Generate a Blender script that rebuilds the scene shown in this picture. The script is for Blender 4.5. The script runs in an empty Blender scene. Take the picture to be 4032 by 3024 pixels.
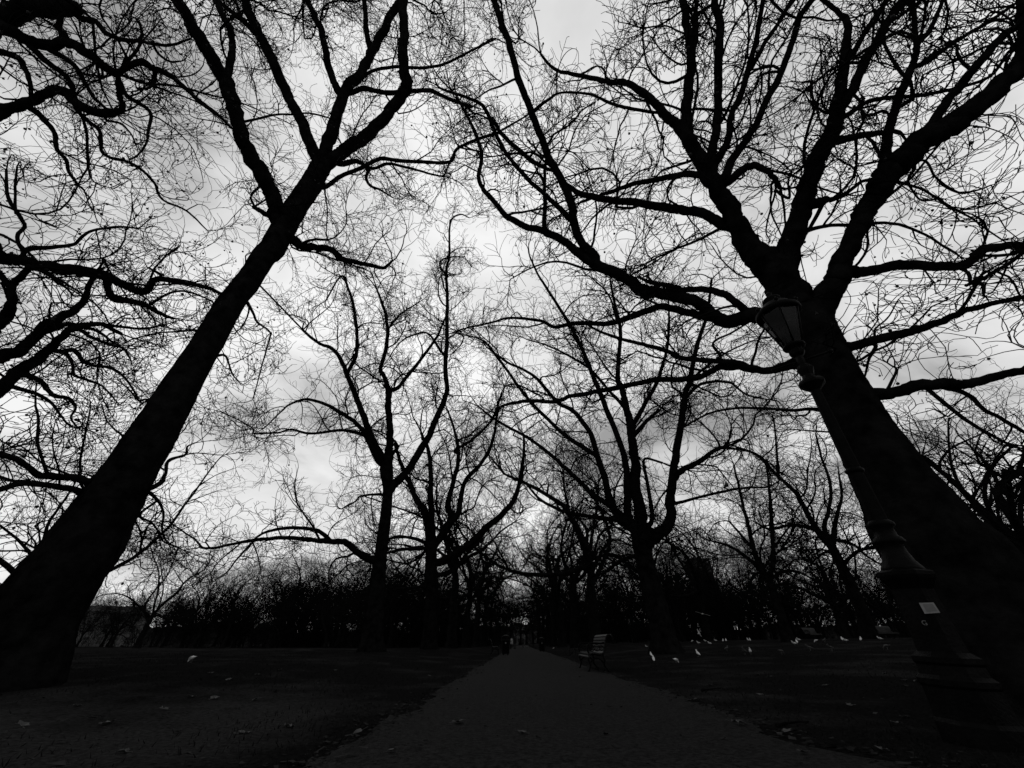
import bpy, math, random
import numpy as np
from mathutils import Vector, Matrix

# ------------------------------------------------------------------ camera, sky, sun, exposure
SC = bpy.context.scene
F_PX, PITCH, CAM_Z = 1469.0, math.radians(34.7), 0.70       # focal length in pixels of a 4032 px wide frame
cam_data = bpy.data.cameras.new("camera")
cam_data.sensor_width = 36.0
cam_data.sensor_fit = 'HORIZONTAL'
cam_data.lens = 36.0 * F_PX / 4032.0
cam_data.clip_start = 0.05
cam_data.clip_end = 3000.0
cam = bpy.data.objects.new("camera", cam_data)
SC.collection.objects.link(cam)
cam.location = (0, 0, CAM_Z)
cam.rotation_euler = (math.pi / 2 + PITCH, 0, 0)
SC.camera = cam

SUN_EL, SUN_AZ = math.radians(40), math.radians(-22)        # azimuth from +Y towards +X
world = bpy.data.worlds.new("World")
SC.world = world
world.use_nodes = True
nt = world.node_tree
nt.nodes.clear()
def N(tree, typ, **kw):
    n = tree.nodes.new(typ)
    for k, v in kw.items():
        setattr(n, k, v)
    return n
def lk(tree, a, b):
    tree.links.new(a, b)
out = N(nt, 'ShaderNodeOutputWorld')
bg = N(nt, 'ShaderNodeBackground'); bg.inputs['Strength'].default_value = 0.1
sky = N(nt, 'ShaderNodeTexSky', sky_type='NISHITA'); sky.sun_disc = False
sky.sun_elevation = SUN_EL; sky.sun_rotation = SUN_AZ
sky.air_density = 1.0; sky.dust_density = 2.0
bw = N(nt, 'ShaderNodeRGBToBW'); lk(nt, sky.outputs[0], bw.inputs[0])
tc = N(nt, 'ShaderNodeTexCoord')
sep = N(nt, 'ShaderNodeSeparateXYZ'); lk(nt, tc.outputs['Generated'], sep.inputs[0])
mx = N(nt, 'ShaderNodeMath', operation='MAXIMUM'); mx.inputs[1].default_value = 0.0
lk(nt, sep.outputs[2], mx.inputs[0])
ad = N(nt, 'ShaderNodeMath', operation='ADD'); ad.inputs[1].default_value = 0.22
lk(nt, mx.outputs[0], ad.inputs[0])
dx = N(nt, 'ShaderNodeMath', operation='DIVIDE'); lk(nt, sep.outputs[0], dx.inputs[0]); lk(nt, ad.outputs[0], dx.inputs[1])
dy = N(nt, 'ShaderNodeMath', operation='DIVIDE'); lk(nt, sep.outputs[1], dy.inputs[0]); lk(nt, ad.outputs[0], dy.inputs[1])
cmb = N(nt, 'ShaderNodeCombineXYZ'); lk(nt, dx.outputs[0], cmb.inputs[0]); lk(nt, dy.outputs[0], cmb.inputs[1])
cmb.inputs[2].default_value = 3.7
n1 = N(nt, 'ShaderNodeTexNoise'); n1.inputs['Scale'].default_value = 1.5; n1.inputs['Detail'].default_value = 7
n1.inputs['Roughness'].default_value = 0.52; n1.inputs['Distortion'].default_value = 0.35
lk(nt, cmb.outputs[0], n1.inputs['Vector'])
ramp = N(nt, 'ShaderNodeValToRGB')
ramp.color_ramp.elements[0].position = 0.36; ramp.color_ramp.elements[0].color = (0.36, 0.36, 0.36, 1)
ramp.color_ramp.elements[1].position = 0.62; ramp.color_ramp.elements[1].color = (1.0, 1.0, 1.0, 1)
e = ramp.color_ramp.elements.new(0.47); e.color = (0.76, 0.76, 0.76, 1)
lk(nt, n1.outputs['Fac'], ramp.inputs[0])
mul = N(nt, 'ShaderNodeMath', operation='MULTIPLY'); mul.inputs[1].default_value = 8.9
lk(nt, ramp.outputs[0], mul.inputs[0])
nm = N(nt, 'ShaderNodeMath', operation='MULTIPLY'); nm.inputs[1].default_value = 0.05   # a little of the clear sky behind
lk(nt, bw.outputs[0], nm.inputs[0])
sm = N(nt, 'ShaderNodeMath', operation='ADD'); lk(nt, mul.outputs[0], sm.inputs[0]); lk(nt, nm.outputs[0], sm.inputs[1])
lk(nt, sm.outputs[0], bg.inputs['Color'])
lk(nt, bg.outputs[0], out.inputs[0])

sun_data = bpy.data.lights.new("sun", 'SUN')
sun_data.energy = 0.5; sun_data.angle = math.radians(20); sun_data.color = (1, 1, 1)
sun = bpy.data.objects.new("sun", sun_data)
SC.collection.objects.link(sun)
sd = Vector((math.sin(SUN_AZ) * math.cos(SUN_EL), math.cos(SUN_AZ) * math.cos(SUN_EL), math.sin(SUN_EL)))
sun.rotation_euler = (-sd).to_track_quat('-Z', 'Y').to_euler()

SC.view_settings.view_transform = 'Standard'
SC.view_settings.look = 'None'
SC.view_settings.exposure = 0.0
SC.view_settings.gamma = 1.0
SC.view_settings.use_curve_mapping = False
SC.render.engine = 'CYCLES'
SC.cycles.max_bounces = 4
SC.cycles.diffuse_bounces = 2
SC.cycles.transparent_max_bounces = 8

# ------------------------------------------------------------------ helpers
COL = SC.collection
def sstep(a, b, x):
    t = np.clip((np.asarray(x, float) - a) / (b - a), 0, 1)
    return t * t * (3 - 2 * t)

def path_mid(y):
    return 0.50 + 0.016 * np.asarray(y, float)
def path_half(y):
    return 1.92 + 0.0 * np.asarray(y, float)

def terrain(x, y):
    """height of the park ground"""
    x = np.asarray(x, float); y = np.asarray(y, float)
    u = x - 3.2
    right = np.where(u > 0, 0.033 * np.minimum(u, 22) + 0.012 * np.maximum(u - 22, 0), 0) 
    right = right + 0.008 * np.clip(y - 18, 0, 28) * sstep(3.6, 10, x)
    right = np.minimum(right, 2.2) * sstep(-2, 10, y)
    left = 0.24 * sstep(-2.0, -7.0, x) * sstep(3, 12, y)
    dip = -0.16 * sstep(30, 80, y) - 0.30 * sstep(40, 80, y) * sstep(-4, -12, x)
    far = 0.0
    return right + left + dip + far

def bumps(x, y):
    x = np.asarray(x, float); y = np.asarray(y, float)
    h = 0.5 * np.sin(1.7 * x + 0.6 * y + 1) * np.sin(1.1 * y - 0.8 * x) + 0.3 * np.sin(3.9 * x - 2.2 * y) * np.sin(3.1 * y + 1.7 * x + 2)
    h += 0.25 * np.sin(9.1 * x + 4.3 * y) * np.sin(7.7 * y - 3.3 * x + .5)
    d = np.abs(x - path_mid(y)) - path_half(y)
    return 0.035 * h * sstep(0.0, 1.0, d)

def ground_z(x, y):
    return float(terrain(x, y) + bumps(x, y))

def unproj(px, py):
    """unit view direction through a pixel of the 4032 x 3024 frame"""
    px = np.asarray(px, float); py = np.asarray(py, float)
    cx = px - 2016.0; cy = 1512.0 - py
    d = np.stack([cx, F_PX * math.cos(PITCH) - cy * math.sin(PITCH), F_PX * math.sin(PITCH) + cy * math.cos(PITCH)], -1)
    return d / np.linalg.norm(d, axis=-1, keepdims=True)

CAMP = np.array([0, 0, CAM_Z])
def ground_at(px, py, guess=20.0):
    """where the view ray meets the park ground"""
    d = unproj(px, py)
    t = 0.5
    prev = t
    best = (1e9, None)
    while t < 400:
        p = CAMP + d * t
        if p[2] <= terrain(p[0], p[1]):
            lo, hi = prev, t
            for _ in range(30):
                m = (lo + hi) / 2
                p = CAMP + d * m
                if p[2] <= terrain(p[0], p[1]): hi = m
                else: lo = m
            p = CAMP + d * hi
            return p
        gap = (p[2] - terrain(p[0], p[1])) / t
        if t < 60 and gap < best[0]: best = (gap, p)
        prev = t
        t += 0.1 + t * 0.01
        if t > 62: return best[1]
    return best[1]

def mat(name, v, rough=0.9, noise=None, bump=0.0, spec=0.2, bscale=8.0):
    m = bpy.data.materials.new(name)
    m.use_nodes = True
    t = m.node_tree
    b = t.nodes['Principled BSDF']
    b.inputs['Base Color'].default_value = (v, v, v, 1)
    b.inputs['Roughness'].default_value = rough
    b.inputs['Specular IOR Level'].default_value = spec
    if noise or bump:
        c = N(t, 'ShaderNodeTexCoord')
        if noise:
            sc_, lo, hi = noise
            n = N(t, 'ShaderNodeTexNoise'); n.inputs['Scale'].default_value = sc_; n.inputs['Detail'].default_value = 6
            n.inputs['Roughness'].default_value = 0.65
            lk(t, c.outputs['Object'], n.inputs['Vector'])
            r = N(t, 'ShaderNodeValToRGB')
            r.color_ramp.elements[0].position = 0.36; r.color_ramp.elements[0].color = (v * lo, v * lo, v * lo, 1)
            r.color_ramp.elements[1].position = 0.64; r.color_ramp.elements[1].color = (v * hi, v * hi, v * hi, 1)
            lk(t, n.outputs['Fac'], r.inputs[0]); lk(t, r.outputs[0], b.inputs['Base Color'])
        if bump:
            n2 = N(t, 'ShaderNodeTexNoise'); n2.inputs['Scale'].default_value = bscale; n2.inputs['Detail'].default_value = 5
            lk(t, c.outputs['Object'], n2.inputs['Vector'])
            bp = N(t, 'ShaderNodeBump'); bp.inputs['Strength'].default_value = bump; bp.inputs['Distance'].default_value = 0.03
            lk(t, n2.outputs['Fac'], bp.inputs['Height']); lk(t, bp.outputs[0], b.inputs['Normal'])
    return m

M = {}
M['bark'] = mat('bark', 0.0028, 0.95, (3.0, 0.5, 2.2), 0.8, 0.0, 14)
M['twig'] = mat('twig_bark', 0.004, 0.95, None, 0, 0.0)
M['seed'] = mat('seed_ball', 0.012, 0.95)
M['iron'] = mat('black_iron', 0.0016, 0.5, (6, 0.6, 1.8), 0.25, 0.02, 40)
M['wood'] = mat('dark_bench_wood', 0.0045, 0.6, (9, 0.5, 1.5), 0.2, 0.15, 20)
M['white'] = mat('white_feather', 0.42, 0.8, (30, 0.85, 1.1))
M['greyf'] = mat('grey_feather', 0.22, 0.8, (40, 0.8, 1.2))
M['darkf'] = mat('dark_feather', 0.016, 0.7, (40, 0.6, 1.6))
M['beak'] = mat('beak_and_legs', 0.06, 0.5)
M['leaf'] = mat('dry_leaf', 0.025, 0.8, (18, 0.6, 1.3), 0.3)
M['paper'] = mat('paper_notice', 0.13, 0.7, (25, 0.92, 1.05))
M['ink'] = mat('faded_ink', 0.085, 0.7)
M['paint'] = mat('worn_paint', 0.07, 0.7)
M['stone'] = mat('pale_stone', 0.10, 0.85, (0.5, 0.75, 1.1))
M['roof'] = mat('slate_roof', 0.014, 0.7)
M['win'] = mat('dark_window', 0.02, 0.2, None, 0, 0.5)
M['cloth'] = mat('dark_cloth', 0.015, 0.9)
M['skin'] = mat('skin', 0.25, 0.6)
M['pale'] = mat('pale_cloth', 0.35, 0.8)

def mesh_from(name, verts, quads=None, tris=None, smooth=True):
    me = bpy.data.meshes.new(name)
    verts = np.asarray(verts, np.float32)
    idx, starts, n = [], [], 0
    tot = []
    if quads is not None and len(quads):
        q = np.asarray(quads, np.int32); idx.append(q.ravel()); tot.append(np.full(len(q), 4, np.int32))
    if tris is not None and len(tris):
        q = np.asarray(tris, np.int32); idx.append(q.ravel()); tot.append(np.full(len(q), 3, np.int32))
    idx = np.concatenate(idx); tot = np.concatenate(tot)
    st = np.concatenate([[0], np.cumsum(tot)[:-1]]).astype(np.int32)
    me.vertices.add(len(verts)); me.vertices.foreach_set('co', verts.ravel())
    me.loops.add(len(idx)); me.loops.foreach_set('vertex_index', idx)
    me.polygons.add(len(tot)); me.polygons.foreach_set('loop_start', st)
    me.polygons.foreach_set('use_smooth', np.full(len(tot), smooth))
    me.update(calc_edges=True)
    return me

def link(name, me, m=None, parent=None, loc=None, rot=None, scale=None):
    o = bpy.data.objects.new(name, me)
    COL.objects.link(o)
    if m is not None and me is not None and not me.materials:
        me.materials.append(m)
    if parent is not None: o.parent = parent
    if loc is not None: o.location = loc
    if rot is not None: o.rotation_euler = rot
    if scale is not None: o.scale = (scale,) * 3 if np.isscalar(scale) else scale
    return o

def tag(o, label=None, cat=None, group=None, kind=None):
    if label: o['label'] = label
    if cat: o['category'] = cat
    if group: o['group'] = group
    if kind: o['kind'] = kind
    return o

def empty(name, loc=(0, 0, 0), rz=0, rot=None):
    o = bpy.data.objects.new(name, None)
    COL.objects.link(o)
    o.location = loc
    o.rotation_euler = rot if rot is not None else (0, 0, rz)
    o.empty_display_size = 0.2
    return o

def copy_tree(o, parent=None):
    c = o.copy()
    COL.objects.link(c)
    c.parent = parent
    for ch in list(o.children):
        copy_tree(ch, c)
    return c

class MB:
    """collects shapes into one mesh"""
    def __init__(s): s.v = []; s.q = []; s.t = []; s.n = 0
    def add(s, v, q=None, t=None):
        v = np.asarray(v, float).reshape(-1, 3)
        if q is not None and len(q): s.q.append(np.asarray(q) + s.n)
        if t is not None and len(t): s.t.append(np.asarray(t) + s.n)
        s.v.append(v); s.n += len(v)
    def box(s, c, size, R=None, taper=1.0):
        x, y, z = [a / 2 for a in size]
        v = np.array([[-x, -y, -z], [x, -y, -z], [x, y, -z], [-x, y, -z], [-x * taper, -y * taper, z], [x * taper, -y * taper, z], [x * taper, y * taper, z], [-x * taper, y * taper, z]])
        if R is not None: v = v @ np.array(R).T
        s.add(v + np.array(c), [[0, 3, 2, 1], [4, 5, 6, 7], [0, 1, 5, 4], [1, 2, 6, 5], [2, 3, 7, 6], [3, 0, 4, 7]])
    def lathe(s, prof, n=16, c=(0, 0, 0), flat=False, ph=0.0, cap=True):
        k = len(prof)
        a = np.arange(n) / n * 2 * np.pi + ph
        v = np.array([[r * math.cos(t) + c[0], r * math.sin(t) + c[1], z + c[2]] for r, z in prof for t in a])
        q = [[i * n + j, i * n + (j + 1) % n, (i + 1) * n + (j + 1) % n, (i + 1) * n + j] for i in range(k - 1) for j in range(n)]
        t = []
        if cap:
            v = np.vstack([v, [[c[0], c[1], c[2] + prof[0][1]]], [[c[0], c[1], c[2] + prof[-1][1]]]])
            t = [[k * n, (j + 1) % n, j] for j in range(n)] + [[k * n + 1, (k - 1) * n + j, (k - 1) * n + (j + 1) % n] for j in range(n)]
        s.add(v, q, t)
    def tube(s, pts, rad, n=8, cap=True):
        v, q = tube_one(np.asarray(pts, float), np.broadcast_to(np.asarray(rad, float), (len(pts),)), n)
        t = []
        if cap:
            k = len(pts)
            v = np.vstack([v, [pts[0]], [pts[-1]]])
            t = [[k * n, (j + 1) % n, j] for j in range(n)] + [[k * n + 1, (k - 1) * n + j, (k - 1) * n + (j + 1) % n] for j in range(n)]
        s.add(v, q, t)
    def mesh(s, name, smooth=True):
        return mesh_from(name, np.vstack(s.v), np.vstack(s.q) if s.q else None, np.vstack(s.t) if s.t else None, smooth)
    def build(s, name, m, parent=None, smooth=True, **kw):
        return link(name, s.mesh(name, smooth), m, parent, **kw)

def nrm(v):
    return v / np.maximum(np.linalg.norm(v, axis=-1, keepdims=True), 1e-9)

def tube_one(P, R, n, lump=None):
    """tube along one polyline with parallel-transport frames"""
    T = nrm(np.gradient(P, axis=0))
    a = np.cross(T[0], [0.0, 0.0, 1.0])
    if np.linalg.norm(a) < 0.2: a = np.cross(T[0], [0.0, 1.0, 0.0])
    a = a / np.linalg.norm(a)
    ang = np.arange(n) / n * 2 * np.pi
    ca, sa = np.cos(ang), np.sin(ang)
    V = np.empty((len(P), n, 3))
    for i in range(len(P)):
        a = a - T[i] * np.dot(a, T[i]); a /= max(np.linalg.norm(a), 1e-9)
        b = np.cross(T[i], a)
        r = R[i] if lump is None else R[i] * lump[i][:, None]
        V[i] = P[i] + (ca[:, None] * a + sa[:, None] * b) * r
    k = len(P)
    i, j = np.meshgrid(np.arange(k - 1), np.arange(n), indexing='ij')
    q = np.stack([i * n + j, i * n + (j + 1) % n, (i + 1) * n + (j + 1) % n, (i + 1) * n + j], -1).reshape(-1, 4)
    return V.reshape(-1, 3), q

def tubes_many(P, R, n):
    """P (B,K,3), R (B,K): many thin tubes at once"""
    B, K, _ = P.shape
    T = nrm(np.gradient(P, axis=1))
    mt = np.abs(T.mean(1))
    ref = np.eye(3)[np.argmin(mt, -1)][:, None, :] + np.array([.13, .07, .05])
    a = nrm(np.cross(T, np.broadcast_to(ref, T.shape)))
    b = np.cross(T, a)
    ang = np.arange(n) / n * 2 * np.pi
    V = P[:, :, None, :] + (np.cos(ang)[None, None, :, None] * a[:, :, None, :] + np.sin(ang)[None, None, :, None] * b[:, :, None, :]) * R[:, :, None, None]
    base = (np.arange(B) * K * n)[:, None, None]
    i = np.arange(K - 1)[None, :, None]; j = np.arange(n)[None, None, :]
    q = np.stack([base + i * n + j, base + i * n + (j + 1) % n, base + (i + 1) * n + (j + 1) % n, base + (i + 1) * n + j], -1).reshape(-1, 4)
    return V.reshape(-1, 3), q

# ------------------------------------------------------------------ growing branches
UP = np.array([0, 0, 1.0])
def grow(P0, D0, L, R0, K, rng, wig=0.25, kink=0.12, trop=0.0, rend=0.35, rmin=0.004):
    B = len(P0)
    step = (L / (K - 1))[:, None]
    P = np.empty((B, K, 3)); P[:, 0] = P0
    d = nrm(D0)
    curl = rng.normal(size=(B, 3)) * (wig * 0.7)
    trop = np.asarray(trop, float)
    tr = trop[:, None] if trop.ndim else trop
    for k in range(1, K):
        curl = 0.72 * curl + rng.normal(size=(B, 3)) * (wig * 0.62)     # slow sinuous bending, with a sudden kink now and then
        kk = (rng.random(B) < kink)[:, None]
        w = np.where(kk, rng.normal(size=(B, 3)) * (wig * 2.2), 0.0)
        d = nrm(d + w + curl + UP * tr)
        P[:, k] = P[:, k - 1] + d * step
    t = np.linspace(0, 1, K)[None]
    R = np.maximum(R0[:, None] * (1 - (1 - rend) * t), rmin)
    return P, R

def spawn(P, R, spacing, rng, tmin=0.15, ang=(35, 75), up=0.15, tip=True, jitter=0.5):
    """start points, directions, parameter, parent index for side shoots along branches P (B,K,3)"""
    B, K, _ = P.shape
    seg = np.linalg.norm(np.diff(P, axis=1), axis=-1)
    L = seg.sum(1)
    n = np.maximum(1, np.round(L * (1 - tmin) / spacing * (1 + rng.normal(size=B) * 0.15))).astype(int)
    par = np.repeat(np.arange(B), n)
    t = tmin + (1 - tmin) * rng.random(len(par))
    if tip:
        par = np.concatenate([par, np.arange(B)]); t = np.concatenate([t, np.full(B, 0.999)])
    f = t * (K - 1); i = np.minimum(f.astype(int), K - 2); f = f - i
    p = P[par, i] * (1 - f[:, None]) + P[par, i + 1] * f[:, None]
    r = R[par, i] * (1 - f) + R[par, i + 1] * f
    T = nrm(P[par, i + 1] - P[par, i])
    a = np.radians(rng.uniform(ang[0], ang[1], len(par)))
    if tip: a[-B:] *= 0.35
    rv = rng.normal(size=(len(par), 3))
    s = nrm(np.cross(T, rv))
    d = nrm(T * np.cos(a)[:, None] + s * np.sin(a)[:, None] + UP * up)
    return p, d, t, r, par, L[par]

def flatten_limbs(limbs):
    """traced limbs -> equal-length chunks (B,K,3) for spawning"""
    K = 5
    Ps, Rs, rem = [], [], []
    for P, R in limbs:
        seg = np.linalg.norm(np.diff(P, axis=0), axis=1); s = np.concatenate([[0], np.cumsum(seg)])
        nch = max(1, int(round(s[-1] / 1.0)))
        for c in range(nch):
            u = np.linspace(s[-1] * c / nch, s[-1] * (c + 1) / nch, K)
            Ps.append(np.stack([np.interp(u, s, P[:, k]) for k in range(3)], -1))
            Rs.append(np.interp(u, s, R)); rem.append(1 - (c + 0.5) / nch)
    return np.array(Ps), np.array(Rs), np.array(rem)

def crown(limbs, seed, sc=1.0, rmin=0.005, dens=1.0, droop=0.0, skip_r=0.2, seeds=0, lod=3, thick=1.0):
    """secondary branches, branchlets and twigs on a set of (P, R) limbs; returns vertices, quads, seed-ball centres"""
    rng = np.random.default_rng(seed)
    mb = MB()
    CP, CR, rem = flatten_limbs(limbs)
    rad = CR.mean(1)
    keep = rad < skip_r
    CP, CR, rem = CP[keep], CR[keep], rem[keep]
    # first order
    p, d, t, r, par, _ = spawn(CP, CR, 0.58 * sc / dens, rng, 0.0, (35, 80), 0.12, tip=False)
    # the ends of the limbs go on as two or three shoots
    ends = [(P[-1], nrm(P[-1] - P[-3]), R[-1], len(P)) for P, R in limbs if R[-1] < skip_r]
    ep = np.array([e[0] for e in ends for _ in range(2)]); ed = nrm(np.array([e[1] for e in ends for _ in range(2)]) + rng.normal(size=(len(ends) * 2, 3)) * 0.35)
    er = np.array([e[2] for e in ends for _ in range(2)])
    p = np.vstack([p, ep]); d = np.vstack([d, ed]); r = np.concatenate([r, er * 1.15])
    L = np.concatenate([rng.uniform(0.7, 2.9, len(r) - len(er)), rng.uniform(1.8, 3.8, len(er))]) * sc
    L *= np.clip(0.45 + r * 9 / sc, 0.5, 1.5)
    R0 = np.minimum(r * 0.66, (0.010 + L * 0.0100) * thick)
    P1, R1 = grow(p, d, L, R0, 13, rng, 0.22, 0.18, 0.025 - droop * 0.5, 0.30, rmin)
    v, q = tubes_many(P1, R1, 3); mb.add(v, q)
    # second order
    p, d, t, r, par, Lp = spawn(P1, R1, 0.22 * sc / dens, rng, 0.10, (28, 62), 0.06)
    L = np.minimum(Lp * rng.uniform(0.22, 0.55, len(r)) * (1.1 - 0.5 * t), 1.7 * sc) + 0.1 * sc
    R0 = np.minimum(r * 0.75, (0.0065 + L * 0.0075) * thick)
    P2, R2 = grow(p, d, L, R0, 7, rng, 0.30, 0.2, 0.04 - droop, 0.45, rmin * 0.9)
    v, q = tubes_many(P2, R2, 3); mb.add(v, q)
    tips = P2[:, -1]
    if lod >= 3:
        p, d, t, r, par, Lp = spawn(P2, R2, 0.20 * sc / dens, rng, 0.12, (25, 58), 0.10)
        L = np.minimum(Lp * rng.uniform(0.25, 0.7, len(r)), 0.7 * sc) + 0.07 * sc
        R0 = np.minimum(r * 0.8, rmin * 1.25)
        P3, R3 = grow(p, d, L, R0, 5, rng, 0.36, 0.12, 0.10 - droop * 1.2, 0.7, rmin * 0.8)
        v, q = tubes_many(P3, R3, 3); mb.add(v, q)
        tips = P3[:, -1]
    sb = tips[rng.choice(len(tips), min(seeds, len(tips)), replace=False)] if seeds else None
    return mb, sb

ICO_V = None
def ico():
    global ICO_V
    if ICO_V is None:
        g = (1 + 5 ** .5) / 2
        v = nrm(np.array([[-1, g, 0], [1, g, 0], [-1, -g, 0], [1, -g, 0], [0, -1, g], [0, 1, g], [0, -1, -g], [0, 1, -g], [g, 0, -1], [g, 0, 1], [-g, 0, -1], [-g, 0, 1]], float))
        f = np.array([[0, 11, 5], [0, 5, 1], [0, 1, 7], [0, 7, 10], [0, 10, 11], [1, 5, 9], [5, 11, 4], [11, 10, 2], [10, 7, 6], [7, 1, 8], [3, 9, 4], [3, 4, 2], [3, 2, 6], [3, 6, 8], [3, 8, 9], [4, 9, 5], [2, 4, 11], [6, 2, 10], [8, 6, 7], [9, 8, 1]])
        ICO_V = (v, f)
    return ICO_V

def seed_mesh(name, C, rng, rball=0.028):
    """hanging seed balls, each on a thin stalk"""
    v, f = ico()
    mb = MB()
    n = len(C)
    drop = rng.uniform(0.05, 0.16, n)
    cc = C - np.stack([0 * drop, 0 * drop, drop], -1)
    s = rball * rng.uniform(0.7, 1.25, n)
    V = (v[None] * s[:, None, None] + cc[:, None, :]).reshape(-1, 3)
    Fs = (f[None] + (np.arange(n) * 12)[:, None, None]).reshape(-1, 3)
    mb.add(V, None, Fs)
    P = np.stack([C, (C + cc) / 2 + rng.normal(size=C.shape) * 0.01, cc], 1)
    vv, q = tubes_many(P, np.full((n, 3), 0.003), 3)
    mb.add(vv, q)
    return mb.mesh(name)

# ------------------------------------------------------------------ traced trees
TS = 1344.0 / 2212.0
TILE = {'A': (0, 0), 'B': (1344, 0), 'C': (2688, 0), 'D': (0, 1008), 'E': (1344, 1008), 'F': (2688, 1008), 'G': (0, 2016), 'H': (1344, 2016), 'I': (2688, 2016)}
def parse(s):
    """'A 10,20,30 40,50 B 5,6,7' -> pixel points and widths in the full frame"""
    o = (0, 0); pts = []; w = []
    for tk in s.split():
        if tk in TILE: o = TILE[tk]; continue
        a = [float(x) for x in tk.split(',')]
        pts.append((o[0] + a[0] * TS, o[1] + a[1] * TS)); w.append(a[2] * TS if len(a) > 2 else np.nan)
    pts = np.array(pts); w = np.array(w)
    i = np.arange(len(w)); ok = ~np.isnan(w)
    return pts, np.interp(i, i[ok], w[ok])

def catmull(P, per):
    """resample (n,k) control points with a Catmull-Rom spline, `per` samples per span"""
    Q = np.vstack([2 * P[0] - P[1], P, 2 * P[-1] - P[-2]])
    out_ = []
    for i in range(1, len(Q) - 2):
        p0, p1, p2, p3 = Q[i - 1], Q[i], Q[i + 1], Q[i + 2]
        for t in np.arange(per) / per:
            out_.append(0.5 * ((2 * p1) + (-p0 + p2) * t + (2 * p0 - 5 * p1 + 4 * p2 - p3) * t * t + (-p0 + 3 * p1 - 3 * p2 + p3) * t ** 3))
    out_.append(Q[-2])
    return np.array(out_)

def px_radius(pts, w, rng_m):
    """metre radius of a limb that is w pixels wide at pixel pts and at distance rng_m"""
    T = np.gradient(pts, axis=0); T /= np.maximum(np.linalg.norm(T, axis=1, keepdims=True), 1e-9)
    n = np.stack([-T[:, 1], T[:, 0]], -1)
    a = unproj(*(pts + n * w[:, None] / 2).T); b = unproj(*(pts - n * w[:, None] / 2).T)
    return np.linalg.norm(a - b, axis=1) / 2 * rng_m

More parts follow.
